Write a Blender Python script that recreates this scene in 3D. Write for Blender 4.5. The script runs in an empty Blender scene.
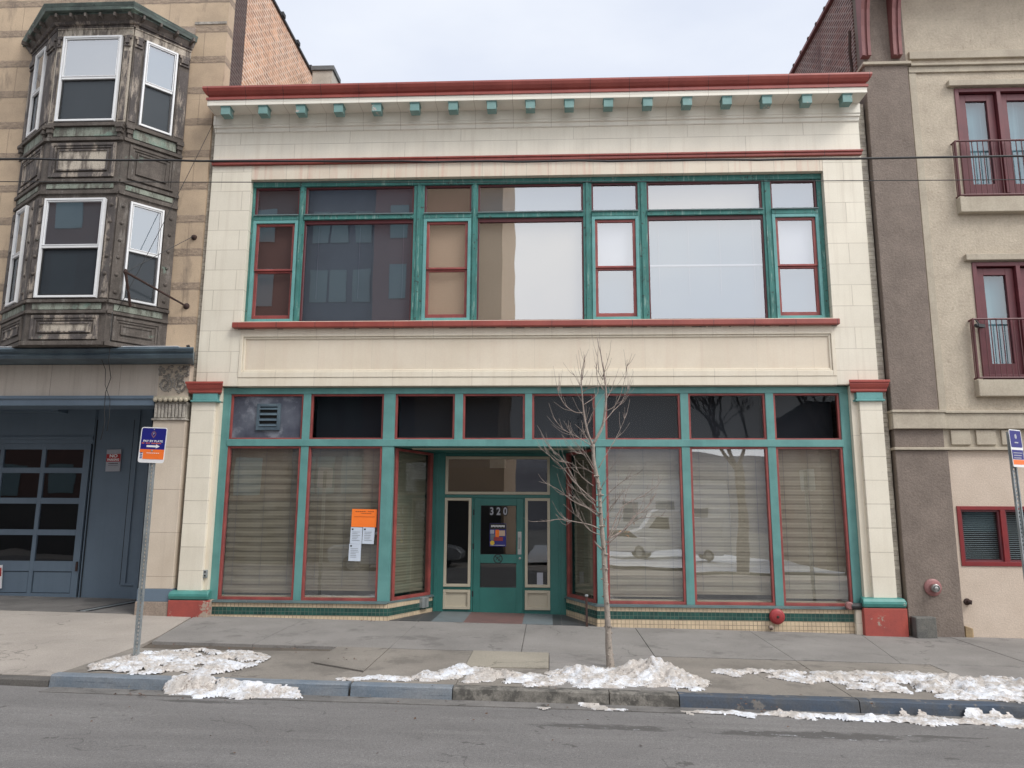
import bpy, math, random
from mathutils import Matrix, Vector, noise
random.seed(7)
S = bpy.context.scene
COL = S.collection
R = math.radians
ORG = {}

# ------------------------------------------------------------------ materials
def nd(nt, t, **k):
    n = nt.nodes.new(t)
    for a, v in k.items():
        if a in n.inputs: n.inputs[a].default_value = v
        else: setattr(n, a, v)
    return n
def base_mat(name):
    m = bpy.data.materials.new(name); m.use_nodes = True
    nt = m.node_tree; nt.nodes.clear()
    out = nt.nodes.new('ShaderNodeOutputMaterial')
    b = nt.nodes.new('ShaderNodeBsdfPrincipled')
    nt.links.new(b.outputs[0], out.inputs[0])
    return m, nt, b, out
def rgba(c): return (c[0], c[1], c[2], 1)
def pos(nt):
    return nt.nodes.new('ShaderNodeNewGeometry').outputs['Position']
def scaled(nt, v, s, off=(0, 0, 0)):
    mp = nt.nodes.new('ShaderNodeMapping'); mp.inputs['Scale'].default_value = s; mp.inputs['Location'].default_value = off
    nt.links.new(v, mp.inputs[0]); return mp.outputs[0]
def noi(nt, v, scale, detail=4, rough=.55, dist=0):
    n = nd(nt, 'ShaderNodeTexNoise'); n.inputs['Scale'].default_value = scale
    n.inputs['Detail'].default_value = detail; n.inputs['Roughness'].default_value = rough; n.inputs['Distortion'].default_value = dist
    nt.links.new(v, n.inputs['Vector']); return n.outputs['Fac']
def ramp(nt, f, a, b, ca=(0, 0, 0), cb=(1, 1, 1)):
    r = nt.nodes.new('ShaderNodeValToRGB'); e = r.color_ramp.elements
    e[0].position = a; e[1].position = b; e[0].color = rgba(ca); e[1].color = rgba(cb)
    nt.links.new(f, r.inputs[0]); return r.outputs[0]
def mix(nt, f, a, b, mode='MIX'):
    n = nt.nodes.new('ShaderNodeMix'); n.data_type = 'RGBA'; n.blend_type = mode; n.clamp_factor = True
    for sock, v in ((n.inputs[0], f), (n.inputs[6], a), (n.inputs[7], b)):
        if isinstance(v, (int, float)): sock.default_value = v
        elif isinstance(v, tuple): sock.default_value = rgba(v)
        else: nt.links.new(v, sock)
    return n.outputs[2]
def mth(nt, op, a, b=None):
    n = nt.nodes.new('ShaderNodeMath'); n.operation = op
    for i, v in enumerate((a, b)):
        if v is None: continue
        if isinstance(v, (int, float)): n.inputs[i].default_value = v
        else: nt.links.new(v, n.inputs[i])
    return n.outputs[0]

def surf(name, c1, c2=None, scale=1.2, rough=.7, speck=.15, speck_scale=60, bump=.15, bump_scale=90,
         streak=0, streak_col=None, chips=None, chip_at=.62, chip_scale=7, bricks=None, metallic=0, spots=None,
         grain=None, uaxis='x', bump_dist=.004, cracks=0):
    """general weathered surface. bricks = (w, h, mortar_size, mortar_col, offset, strength, colvar, z_offset)"""
    m, nt, b, out = base_mat(name)
    P = pos(nt)
    c2 = c2 or tuple(x*.82 for x in c1)
    col = mix(nt, ramp(nt, noi(nt, P, scale, 5, .6), .35, .68), c1, c2)
    h = None
    if bricks:
        w, bh, ms, mc, off, st, cv, zo = bricks
        sp = nd(nt, 'ShaderNodeSeparateXYZ'); nt.links.new(P, sp.inputs[0])
        cb = nd(nt, 'ShaderNodeCombineXYZ')
        u = sp.outputs['X'] if uaxis == 'x' else (sp.outputs['Y'] if uaxis == 'y' else mth(nt, 'ADD', sp.outputs['X'], sp.outputs['Y']))
        nt.links.new(mth(nt, 'ADD', u, 100.0), cb.inputs[0]); nt.links.new(mth(nt, 'ADD', sp.outputs['Z'], 50.0 * bh * 2 + zo), cb.inputs[1])
        br = nd(nt, 'ShaderNodeTexBrick'); br.offset = off; br.squash = 1; br.squash_frequency = 1
        br.inputs['Scale'].default_value = 1; br.inputs['Mortar Size'].default_value = ms
        br.inputs['Mortar Smooth'].default_value = .1; br.inputs['Bias'].default_value = 0
        br.inputs['Brick Width'].default_value = w; br.inputs['Row Height'].default_value = bh
        br.inputs['Color1'].default_value = (1, 1, 1, 1); br.inputs['Color2'].default_value = (1-cv, 1-cv, 1-cv*.9, 1)
        br.inputs['Mortar'].default_value = (1, 1, 1, 1)
        nt.links.new(cb.outputs[0], br.inputs['Vector'])
        col = mix(nt, 1.0, col, br.outputs['Color'], 'MULTIPLY')
        fade = ramp(nt, noi(nt, P, 1.7, 4, .6), .3, .6, (st*.45,)*3, (st,)*3)
        col = mix(nt, mth(nt, 'MULTIPLY', br.outputs['Fac'], fade), col, mc)
        h = mth(nt, 'MULTIPLY', br.outputs['Fac'], -1.2)
    if streak:
        s = noi(nt, scaled(nt, P, (9, 9, .45)), 1.0, 5, .65)
        col = mix(nt, mth(nt, 'MULTIPLY', ramp(nt, s, .5, .75), streak), col, streak_col or tuple(x*.45 for x in c1))
    if cracks:
        vo = nd(nt, 'ShaderNodeTexVoronoi'); vo.feature = 'DISTANCE_TO_EDGE'; vo.inputs['Scale'].default_value = cracks
        nn = nd(nt, 'ShaderNodeTexNoise'); nn.inputs['Scale'].default_value = 2.2; nn.inputs['Detail'].default_value = 7; nt.links.new(P, nn.inputs['Vector'])
        sc = nt.nodes.new('ShaderNodeVectorMath'); sc.operation = 'SCALE'; sc.inputs['Scale'].default_value = .8; nt.links.new(nn.outputs['Color'], sc.inputs[0])
        wv = nt.nodes.new('ShaderNodeVectorMath'); wv.operation = 'ADD'; nt.links.new(P, wv.inputs[0]); nt.links.new(sc.outputs[0], wv.inputs[1]); nt.links.new(wv.outputs[0], vo.inputs['Vector'])
        cr = mth(nt, 'MULTIPLY', ramp(nt, vo.outputs['Distance'], .0, .007, (.7,)*3, (0,)*3), ramp(nt, noi(nt, P, 1.1, 3, .5), .47, .55))
        col = mix(nt, cr, col, tuple(x*.3 for x in c1))
    if grain:
        s = noi(nt, scaled(nt, P, grain[0]), 1.0, 6, .7)
        col = mix(nt, ramp(nt, s, grain[2], grain[3]), col, grain[1])
    if chips:
        ch = ramp(nt, noi(nt, P, chip_scale, 8, .7), chip_at, chip_at+.03)
        col = mix(nt, ch, col, chips)
    if spots:
        sc_, at_, cc_ = spots
        col = mix(nt, ramp(nt, noi(nt, P, sc_, 6, .65), at_, at_+.1), col, cc_)
    sp_ = noi(nt, P, speck_scale, 3, .7)
    col = mix(nt, speck, col, ramp(nt, sp_, .3, .7, (.25,)*3, (1.35,)*3), 'MULTIPLY')
    nt.links.new(col, b.inputs['Base Color'])
    b.inputs['Roughness'].default_value = rough; b.inputs['Metallic'].default_value = metallic
    if bump:
        bn = nd(nt, 'ShaderNodeBump'); bn.inputs['Strength'].default_value = bump; bn.inputs['Distance'].default_value = bump_dist
        hh = noi(nt, P, bump_scale, 5, .65)
        if h is not None: hh = mth(nt, 'ADD', hh, h)
        nt.links.new(hh, bn.inputs['Height']); nt.links.new(bn.outputs[0], b.inputs['Normal'])
    return m

def glass_mat(name, refl, tint=(.93, .96, .95), wave=.15, dirt=.0):
    m = bpy.data.materials.new(name); m.use_nodes = True; nt = m.node_tree; nt.nodes.clear()
    out = nt.nodes.new('ShaderNodeOutputMaterial')
    tr = nt.nodes.new('ShaderNodeBsdfTransparent'); tr.inputs[0].default_value = rgba(tint)
    gl = nt.nodes.new('ShaderNodeBsdfGlossy'); gl.inputs['Roughness'].default_value = 0.012; gl.inputs[0].default_value = (.95, .97, 1, 1)
    P = pos(nt)
    bn = nd(nt, 'ShaderNodeBump'); bn.inputs['Strength'].default_value = wave; bn.inputs['Distance'].default_value = .02
    nt.links.new(noi(nt, P, 1.3, 1, .4), bn.inputs['Height']); nt.links.new(bn.outputs[0], gl.inputs['Normal'])
    lw = nt.nodes.new('ShaderNodeLayerWeight'); lw.inputs['Blend'].default_value = .5
    f = mth(nt, 'ADD', mth(nt, 'MULTIPLY', mth(nt, 'POWER', lw.outputs['Facing'], 4.0), .6), refl+.035)
    mx = nt.nodes.new('ShaderNodeMixShader')
    nt.links.new(f, mx.inputs[0]); nt.links.new(tr.outputs[0], mx.inputs[1]); nt.links.new(gl.outputs[0], mx.inputs[2])
    last = mx.outputs[0]
    if dirt:
        df = nt.nodes.new('ShaderNodeBsdfDiffuse'); df.inputs[0].default_value = (.5, .5, .48, 1)
        m2 = nt.nodes.new('ShaderNodeMixShader')
        d = ramp(nt, noi(nt, scaled(nt, P, (3, 3, 1)), 1.5, 6, .7), .4, .8, (0, 0, 0), (dirt,)*3)
        nt.links.new(d, m2.inputs[0]); nt.links.new(last, m2.inputs[1]); nt.links.new(df.outputs[0], m2.inputs[2]); last = m2.outputs[0]
    nt.links.new(last, out.inputs[0])
    return m

CREAM = (.785, .735, .62); CREAM2 = (.70, .65, .54)
M = {}
joint = (.40, .35, .28)
M['cream'] = surf('cream_terracotta', CREAM, CREAM2, 1.0, .42, .07, 45, .12, 30, streak=.4, streak_col=(.50, .43, .34), spots=(2.4, .66, (.56, .49, .40)),
                  bricks=(.80, .375, .006, joint, .5, .75, .05, .02), chips=(.45, .38, .3), chip_at=.71, chip_scale=3)
M['cream_pier'] = surf('cream_pier_block', CREAM, CREAM2, 1.2, .42, .07, 45, .12, 30, streak=.2, streak_col=(.5, .43, .33),
                       bricks=(2.2, .385, .007, joint, 0, .8, .06, .05), chips=(.42, .36, .28), chip_at=.7, chip_scale=4)
M['cream_frieze'] = surf('cream_frieze', (.81, .765, .655), (.75, .70, .595), .8, .45, .07, 45, .12, 30, streak=.35, streak_col=(.55, .48, .38),
                         bricks=(2.05, .31, .006, joint, .5, .7, .03, -.02))
M['cream_soldier'] = surf('cream_soldier_course', (.74, .67, .55), (.68, .58, .46), 1.4, .42, .07, 45, .12, 30, streak=.75, streak_col=(.62, .38, .29),
                          bricks=(.40, 2.0, .006, joint, 0, .7, .05, 0))
M['cream_panel'] = surf('cream_panel', (.72, .64, .52), (.66, .575, .455), .9, .5, .06, 45, .12, 30, streak=.3, streak_col=(.60, .46, .36),
                        bricks=(.95, .6, .004, joint, 0, .35, .04, .1))
M['cream_trim'] = surf('cream_trim', (.75, .69, .57), (.68, .61, .49), 1.3, .45, .06, 45, .1, 30, streak=.25, streak_col=(.48, .4, .3),
                       bricks=(.69, 3.0, .005, joint, 0, .6, .02, 0))
M['cream_cornice'] = surf('cream_cornice_lifted', (.82, .79, .70), (.76, .73, .64), 1.3, .5, .06, 45, .1, 30, bricks=(.69, 3.0, .005, joint, 0, .7, .02, 0))  # cream whitened to lift the shade under the cornice overhang
M['red'] = surf('red_glazed_trim', (.32, .072, .055), (.245, .05, .04), 2.5, .4, .12, 60, .12, 40, chips=(.5, .33, .28), chip_at=.70, chip_scale=9,
                bricks=(.69, 3.0, .006, (.06, .03, .03), 0, .9, .06, 0), streak=.2, streak_col=(.4, .12, .1))
M['red_cap'] = surf('red_capital_paint', (.40, .082, .062), (.31, .06, .05), 3, .5, .1, 60, .1, 40, chips=(.5, .36, .3), chip_at=.72, chip_scale=10)
M['red_base'] = surf('red_painted_concrete', (.39, .075, .055), (.28, .06, .05), 3, .75, .15, 50, .2, 40, chips=(.33, .27, .22), chip_at=.60, chip_scale=3.5, streak=.2)
M['red_base_worn'] = surf('worn_red_painted_concrete', (.39, .075, .055), (.28, .06, .05), 3, .75, .15, 50, .2, 40, chips=(.36, .29, .23), chip_at=.50, chip_scale=2.6, streak=.3)
M['red_sash'] = surf('red_sash_paint', (.33, .075, .065), (.20, .045, .043), 4, .45, .1, 70, .1, 40, chips=(.45, .3, .26), chip_at=.74)
M['maroon'] = surf('dark_red_sash_paint', (.13, .025, .03), (.09, .02, .025), 4, .45, .1, 70, .1, 40, chips=(.35, .2, .18), chip_at=.73)
M['teal'] = surf('teal_frame_paint', (.125, .30, .285), (.085, .225, .215), 2.2, .5, .12, 70, .12, 50, streak=.3, streak_col=(.14, .40, .36), chips=(.04, .16, .15), chip_at=.68, chip_scale=9)
M['teal_shaded'] = surf('shaded_teal_paint', (.028, .165, .145), (.02, .125, .11), 1.6, .4, .1, 70, .08, 40, chips=(.01, .07, .06), chip_at=.73, chip_scale=8)  # frame teal darkened to hold the shade of the recessed doorway
M['teal_worn'] = surf('peeling_teal_paint', (.05, .205, .185), (.035, .15, .135), 3, .7, .3, 60, .35, 60, grain=((26, 26, 2.2), (.22, .36, .32), .56, .66), chips=(.035, .05, .045), chip_at=.60, chip_scale=14)
M['teal_light'] = surf('pale_teal_trim_paint', (.14, .36, .35), (.10, .28, .27), 3, .6, .2, 60, .2, 60, chips=(.05, .09, .08), chip_at=.68, chip_scale=12)
M['teal_block'] = surf('green_bracket_paint', (.20, .34, .325), (.14, .27, .255), 3, .6, .15, 60, .15, 50, chips=(.50, .42, .38), chip_at=.60, chip_scale=2.2)
M['teal_base'] = surf('teal_torus_paint', (.07, .265, .235), (.045, .19, .17), 3, .42, .1, 60, .1, 50, chips=(.60, .57, .48), chip_at=.665, chip_scale=8)
M['tile_cream'] = surf('cream_mosaic_tile', (.66, .53, .36), (.56, .44, .30), 2, .3, .1, 50, .3, 60, bricks=(.066, .066, .0045, (.16, .13, .10), 0, .95, .14, 0), uaxis='xy', streak=.3, streak_col=(.36, .28, .2))
M['tile_green'] = surf('green_mosaic_tile', (.025, .10, .08), (.02, .07, .06), 2, .25, .1, 50, .3, 60, bricks=(.066, .066, .004, (.13, .16, .13), 0, .8, .35, 0), uaxis='xy')
M['sill_gray'] = surf('grey_metal_sill', (.13, .20, .20), (.10, .13, .14), 2, .5, .2, 50, .1, 40, chips=(.3, .28, .25), chip_at=.66)
M['cream_door'] = surf('beige_door_trim', (.50, .45, .345), (.44, .39, .30), 2, .5, .08, 60, .08, 40, chips=(.2, .18, .14), chip_at=.74)
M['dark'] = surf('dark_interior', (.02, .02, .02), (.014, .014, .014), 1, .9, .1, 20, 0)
M['dark_blue'] = surf('dark_blue_sheet', (.012, .016, .024), (.01, .012, .018), 1, .8, .1, 20, 0)
M['steel'] = surf('brushed_steel', (.45, .45, .44), (.36, .36, .35), 6, .4, .1, 80, .05, 80, metallic=.8)
M['galv'] = surf('galvanised_steel', (.42, .45, .46), (.30, .33, .34), 8, .5, .25, 80, .1, 80, metallic=.55)
M['white'] = surf('white_vinyl', (.78, .79, .80), (.72, .73, .74), 2, .4, .04, 60, .03, 40)
M['paper'] = surf('white_paper', (.56, .62, .70), (.5, .56, .65), 2, .8, .04, 60, 0)
M['orange'] = surf('orange_paper', (.90, .20, .02), (.85, .17, .015), 2, .7, .03, 60, 0)
M['ink'] = surf('printed_ink', (.10, .03, .02), (.08, .03, .02), 2, .8, .02, 60, 0)
M['ink_black'] = surf('black_ink', (.012, .012, .014), (.012, .012, .014), 2, .6, .02, 60, 0)
M['black'] = surf('black_rubber_cable', (.02, .02, .022), (.03, .03, .03), 2, .6, .1, 60, 0)
M['rust'] = surf('rusty_iron', (.035, .02, .018), (.06, .028, .02), 8, .8, .3, 60, .3, 60)
M['blue_grey'] = surf('blue_grey_paint', (.135, .185, .24), (.112, .155, .205), 1.0, .5, .08, 60, .08, 40, streak=.15, streak_col=(.06, .09, .13))
M['blue_dark'] = surf('weathered_blue_cornice', (.10, .145, .175), (.05, .075, .10), 2.0, .5, .2, 60, .15, 40, grain=((.8, 20, 30), (.25, .31, .35), .62, .72), chips=(.3, .33, .35), chip_at=.68)
M['snow_dust'] = surf('thin_snow', (.75, .78, .82), (.5, .52, .55), 5, .8, .1, 60, .3, 40)
M['beige_stone'] = surf('beige_stone_band', (.58, .525, .46), (.50, .44, .38), 1.0, .8, .12, 50, .2, 50, streak=.5, streak_col=(.30, .25, .21), chips=(.2, .17, .15), chip_at=.73, chip_scale=3, bricks=(1.25, 3, .006, (.15, .12, .1), 0, .6, .05, 0))
M['pier_stone'] = surf('beige_pier_stone', (.59, .51, .415), (.52, .44, .35), 1.2, .8, .12, 50, .2, 50, streak=.3, streak_col=(.36, .29, .23), bricks=(3, .72, .006, (.25, .2, .16), 0, .8, .1, .1), chips=(.2, .16, .13), chip_at=.72, chip_scale=5)
M['carved'] = surf('carved_stone', (.50, .46, .40), (.24, .22, .195), 7, .9, .25, 40, .6, 25, streak=.5, streak_col=(.1, .09, .08), bump_dist=.02)
M['carved_dark'] = surf('sooty_carving', (.20, .185, .165), (.40, .37, .33), 12, .9, .3, 50, .4, 40)
M['rough_conc'] = surf('rough_concrete', (.34, .27, .22), (.26, .21, .17), 4, .9, .4, 50, .5, 50)
M['cap_grey'] = surf('dark_grey_cap', (.15, .16, .16), (.11, .115, .12), 5, .8, .3, 40, .3, 40)
M['concrete_dark'] = surf('mossy_grey_concrete', (.10, .10, .095), (.15, .145, .13), 6, .9, .4, 50, .5, 50)
M['brown'] = surf('brown_stucco', (.225, .183, .155), (.175, .142, .12), 2.5, .9, .28, 34, .9, 34, bump_dist=.012, streak=.2)
M['stucco'] = surf('beige_stucco', (.52, .455, .36), (.42, .36, .285), 3, .9, .22, 26, .8, 30, bump_dist=.012, spots=(9, .60, (.38, .32, .25)), streak=.25, streak_col=(.35, .30, .24))
M['stucco_trim'] = surf('grey_beige_trim', (.46, .41, .325), (.385, .335, .265), 3, .85, .2, 40, .4, 50, streak=.3, streak_col=(.27, .23, .18))
M['stucco_low'] = surf('pinkish_stucco', (.58, .485, .40), (.52, .43, .35), 2, .9, .2, 45, .6, 45, bump_dist=.008)
M['win_maroon'] = surf('maroon_window_frame', (.145, .033, .04), (.11, .026, .034), 3, .45, .1, 60, .08, 40)
M['win_red'] = surf('red_window_frame', (.22, .018, .02), (.17, .015, .018), 3, .45, .1, 60, .08, 40)
M['rail_maroon'] = surf('maroon_iron_railing', (.10, .035, .04), (.14, .05, .05), 3, .5, .1, 60, .08, 40)
M['corbel'] = surf('dusty_maroon_corbel', (.24, .095, .09), (.19, .07, .07), 3, .6, .1, 60, .08, 40)
M['grey_brick'] = surf('grey_painted_brick', (.52, .48, .40), (.30, .27, .23), 8, .85, .3, 50, .5, 50, bricks=(.22, .075, .008, (.2, .18, .15), .5, .8, .2, 0), uaxis='xy')
M['salmon_brick'] = surf('salmon_brick', (.76, .42, .25), (.52, .28, .17), 1.5, .85, .35, 30, .4, 40, bricks=(.22, .085, .014, (.80, .66, .54), .5, .95, .45, 0), uaxis='y', spots=(.9, .60, (.30, .20, .15)), streak=.35, streak_col=(.25, .14, .10))
M['dark_brick'] = surf('dark_brown_brick', (.10, .055, .045), (.07, .04, .035), 3, .85, .3, 40, .4, 40, bricks=(.21, .072, .01, (.2, .17, .15), .5, .8, .3, 0), uaxis='y')
M['red_brick'] = surf('old_red_brick', (.22, .075, .055), (.13, .05, .045), 2.5, .85, .4, 30, .4, 40, bricks=(.21, .072, .014, (.42, .36, .33), .5, .8, .5, 0), uaxis='y', spots=(.8, .6, (.10, .05, .045)))
M['roofing'] = surf('grey_roofing', (.12, .12, .12), (.09, .09, .09), 2, .9, .3, 40, .2, 40)
M['chim'] = surf('grey_chimney_render', (.50, .46, .40), (.38, .35, .30), 3, .9, .3, 40, .4, 40)
M['chim_side'] = M['cream_pier']
M['sheet_metal'] = surf('weathered_sheet_metal', (.10, .16, .17), (.14, .2, .2), 5, .6, .3, 40, .2, 40)
# bay timber: bare grey wood, beige and green paint remains
def bay(name, dark, pale, lo, hi, green):
    return surf(name, dark, tuple(x*.6 for x in dark), 4, .85, .45, 50, .55, 60, grain=((7, 7, 1.7), pale, lo, hi), spots=(2.6, green, (.20, .285, .235)), streak=.6, streak_col=(.055, .045, .04))
M['bay_dark'] = bay('bare_grey_timber', (.135, .115, .10), (.23, .21, .19), .56, .70, .66)
M['bay_mid'] = bay('half_stripped_timber', (.12, .105, .10), (.38, .325, .27), .50, .62, .65)
M['bay_pale'] = bay('flaking_beige_paint', (.20, .17, .145), (.50, .445, .37), .40, .54, .62)
M['bay_green'] = bay('flaking_green_paint', (.16, .155, .13), (.27, .30, .25), .42, .55, .56)
M['bay_copper'] = surf('green_tin_cornice', (.12, .16, .14), (.06, .075, .07), 4, .65, .3, 50, .3, 40, grain=((2, 2, 9), (.27, .36, .30), .58, .66), chips=(.04, .045, .04), chip_at=.62)
# stone wall with rock faced narrow courses
def stone_wall():
    m, nt, b, out = base_mat('tan_sandstone'); P = pos(nt)
    col = mix(nt, ramp(nt, noi(nt, P, 1.3, 6, .65), .35, .66), (.56, .43, .30), (.43, .33, .235))
    sp = nd(nt, 'ShaderNodeSeparateXYZ'); nt.links.new(P, sp.inputs[0])
    wob = mth(nt, 'MULTIPLY', noi(nt, P, 5, 4, .6), .04)
    zz = mth(nt, 'ADD', sp.outputs['Z'], wob)
    band = mth(nt, 'LESS_THAN', mth(nt, 'MODULO', mth(nt, 'SUBTRACT', zz, 4.99-.637*20), .637), .15)
    rk = mix(nt, ramp(nt, noi(nt, scaled(nt, P, (1, 1, 3)), 7, 8, .75), .36, .62), (.25, .195, .15), (.43, .33, .24))
    col = mix(nt, band, col, rk)
    cb = nd(nt, 'ShaderNodeCombineXYZ'); nt.links.new(mth(nt, 'ADD', sp.outputs['X'], 100.07), cb.inputs[0]); nt.links.new(mth(nt, 'SUBTRACT', sp.outputs['Z'], 4.99-.637*20), cb.inputs[1])
    br = nd(nt, 'ShaderNodeTexBrick'); br.offset = .5
    for k, v in (('Scale', 1), ('Mortar Size', .008), ('Brick Width', 1.45), ('Row Height', .637), ('Mortar Smooth', .2)): br.inputs[k].default_value = v
    nt.links.new(cb.outputs[0], br.inputs['Vector'])
    col = mix(nt, mth(nt, 'MULTIPLY', br.outputs['Fac'], .35), col, (.14, .10, .08))
    st = ramp(nt, noi(nt, scaled(nt, P, (2.2, 2.2, .5)), 1.2, 6, .7), .56, .74)
    col = mix(nt, mth(nt, 'MULTIPLY', st, .75), col, (.13, .105, .09))
    col = mix(nt, .2, col, ramp(nt, noi(nt, P, 50, 3, .7), .3, .7, (.3,)*3, (1.3,)*3), 'MULTIPLY')
    nt.links.new(col, b.inputs['Base Color']); b.inputs['Roughness'].default_value = .85
    bn = nd(nt, 'ShaderNodeBump'); bn.inputs['Strength'].default_value = .7; bn.inputs['Distance'].default_value = .03
    hh = mth(nt, 'ADD', mth(nt, 'MULTIPLY', mth(nt, 'MULTIPLY', noi(nt, P, 14, 6, .7), band), 1.6), mth(nt, 'MULTIPLY', noi(nt, P, 60, 4, .6), .15))
    hh = mth(nt, 'SUBTRACT', hh, mth(nt, 'MULTIPLY', br.outputs['Fac'], .4))
    nt.links.new(hh, bn.inputs['Height']); nt.links.new(bn.outputs[0], b.inputs['Normal'])
    return m
M['sandstone'] = stone_wall()
# street surfaces
M['asphalt_old'] = surf('worn_asphalt', (.185, .178, .175), (.15, .144, .141), .7, .9, .55, 95, .7, 110, spots=(1.1, .60, (.125, .12, .117)), streak=0, chips=(.045, .042, .04), chip_at=.735, chip_scale=5.0)
M['gutter'] = surf('gutter_concrete', (.20, .19, .18), (.12, .115, .11), 2.5, .9, .4, 60, .5, 60, chips=(.06, .055, .05), chip_at=.6, chip_scale=5)
def asphalt():
    m, nt, b, out = base_mat('worn_asphalt'); P = pos(nt)
    col = mix(nt, ramp(nt, noi(nt, scaled(nt, P, (.5, 1.3, 1)), 1.1, 6, .62), .32, .68), (.195, .188, .184), (.145, .139, .136))
    col = mix(nt, ramp(nt, noi(nt, scaled(nt, P, (.25, 2.6, 1)), 1.6, 5, .6), .52, .72, (0,)*3, (.6,)*3), col, (.225, .218, .21))
    n1 = noi(nt, P, 130, 3, .75); col = mix(nt, .8, col, ramp(nt, n1, .36, .64, (.55,)*3, (1.35,)*3), 'MULTIPLY')
    n2 = noi(nt, P, 45, 4, .7); col = mix(nt, .5, col, ramp(nt, n2, .36, .62, (.6,)*3, (1.2,)*3), 'MULTIPLY')
    col = mix(nt, ramp(nt, noi(nt, P, 75, 2, .6), .70, .73), col, (.42, .41, .39))          # grit and salt grains
    sm = ramp(nt, noi(nt, P, 4.2, 5, .6), .66, .69)              # tar and damp flecks
    col = mix(nt, mth(nt, 'MULTIPLY', sm, .7), col, (.06, .056, .053))
    # two damp melt patches
    for cx, cy, rx, ry in ((.55, -5.38, .75, .13), (2.45, -5.42, 1.15, .15), (-3.55, -4.86, .5, .07), (3.6, -5.3, .4, .05)):
        q = scaled(nt, P, (1/rx, 1/ry, 0), (-cx/rx, -cy/ry, 0))
        ln = nt.nodes.new('ShaderNodeVectorMath'); ln.operation = 'LENGTH'; nt.links.new(q, ln.inputs[0])
        v_ = mth(nt, 'ADD', ln.outputs['Value'], mth(nt, 'MULTIPLY', noi(nt, scaled(nt, P, (1, 2.5, 1)), 4.5, 6, .7), 2.6))
        f = ramp(nt, mth(nt, 'MULTIPLY', v_, .25), .49, .58, (.8,)*3, (0,)*3); col = mix(nt, f, col, (.07, .066, .063))
        ic = mth(nt, 'MULTIPLY', f, ramp(nt, noi(nt, scaled(nt, P, (1, 3, 1)), 7, 7, .75), .60, .64)); col = mix(nt, ic, col, (.55, .57, .60))
    vo = nd(nt, 'ShaderNodeTexVoronoi'); vo.feature = 'DISTANCE_TO_EDGE'; vo.inputs['Scale'].default_value = .55
    wv = nt.nodes.new('ShaderNodeVectorMath'); wv.operation = 'ADD'; nn = nd(nt, 'ShaderNodeTexNoise'); nn.inputs['Scale'].default_value = 2.5; nn.inputs['Detail'].default_value = 6; nt.links.new(P, nn.inputs['Vector'])
    nt.links.new(P, wv.inputs[0]); sc = nt.nodes.new('ShaderNodeVectorMath'); sc.operation = 'SCALE'; sc.inputs['Scale'].default_value = .9; nt.links.new(nn.outputs['Color'], sc.inputs[0]); nt.links.new(sc.outputs[0], wv.inputs[1]); nt.links.new(wv.outputs[0], vo.inputs['Vector'])
    cr = ramp(nt, vo.outputs['Distance'], .0, .010, (.6,)*3, (0,)*3)
    cr = mth(nt, 'MULTIPLY', cr, ramp(nt, noi(nt, P, .9, 3, .5), .5, .6)); col = mix(nt, cr, col, (.05, .047, .045))
    nt.links.new(col, b.inputs['Base Color']); b.inputs['Roughness'].default_value = .88
    bn = nd(nt, 'ShaderNodeBump'); bn.inputs['Strength'].default_value = .8; bn.inputs['Distance'].default_value = .006
    nt.links.new(mth(nt, 'ADD', n1, n2), bn.inputs['Height']); nt.links.new(bn.outputs[0], b.inputs['Normal'])
    return m
M['asphalt'] = asphalt()
def slab(n, a, k=.8, sp=(1.1, .62)): return surf(n, a, tuple(x*k for x in a), .9, .9, .35, 70, .45, 80, spots=(sp[0], sp[1], tuple(x*.62 for x in a)), chips=tuple(x*.35 for x in a), chip_at=.70, chip_scale=6, cracks=.5)
M['slab_a'] = slab('grey_sidewalk', (.265, .25, .235), .74, (1.6, .56))
M['slab_b'] = slab('brownish_sidewalk', (.26, .235, .205), .68, (1.8, .54))
M['slab_c'] = slab('pale_patch_slab', (.33, .30, .245), .8, (1.8, .6))
M['slab_d'] = slab('driveway_concrete', (.39, .35, .31), .82, (1.0, .60))
M['slab_e'] = slab('garage_apron', (.20, .19, .18), .6, (1.5, .5))
M['soil'] = surf('wet_soil_gap', (.085, .072, .06), (.12, .10, .08), 4, .95, .5, 60, .7, 50)
M['curb_blue'] = surf('blue_painted_curb', (.13, .165, .205), (.22, .235, .25), 2.2, .7, .3, 60, .4, 50, grain=((1.2, 30, 30), (.045, .06, .085), .58, .68), chips=(.25, .24, .22), chip_at=.66, chip_scale=6)
M['curb_blue_dark'] = surf('dark_blue_painted_curb', (.045, .07, .11), (.075, .075, .075), 3, .7, .3, 60, .4, 50, chips=(.16, .15, .14), chip_at=.58, chip_scale=5)
M['curb_grey'] = surf('grey_curb', (.23, .215, .19), (.12, .112, .10), 5, .9, .5, 60, .7, 40, spots=(6, .47, (.085, .08, .072)))
M['curb_dark'] = surf('dark_dropped_curb', (.13, .12, .11), (.09, .085, .08), 3, .9, .4, 60, .5, 50)
M['earth'] = surf('distant_ground', (.17, .165, .15), (.24, .23, .22), .05, .95, .2, 5, 0)
M['terrazzo_dark'] = surf('dark_entry_tile', (.075, .078, .082), (.055, .058, .06), 3, .5, .2, 60, .1, 50, bricks=(.3, .3, .008, (.14, .13, .12), 0, .8, .2, 0))
M['terrazzo_red'] = surf('faded_red_entry_tile', (.19, .105, .095), (.15, .09, .085), 5, .55, .2, 60, .1, 50)
M['terrazzo_blue'] = surf('blue_grey_entry_tile', (.155, .185, .20), (.13, .155, .165), 5, .55, .2, 60, .1, 50)
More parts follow.
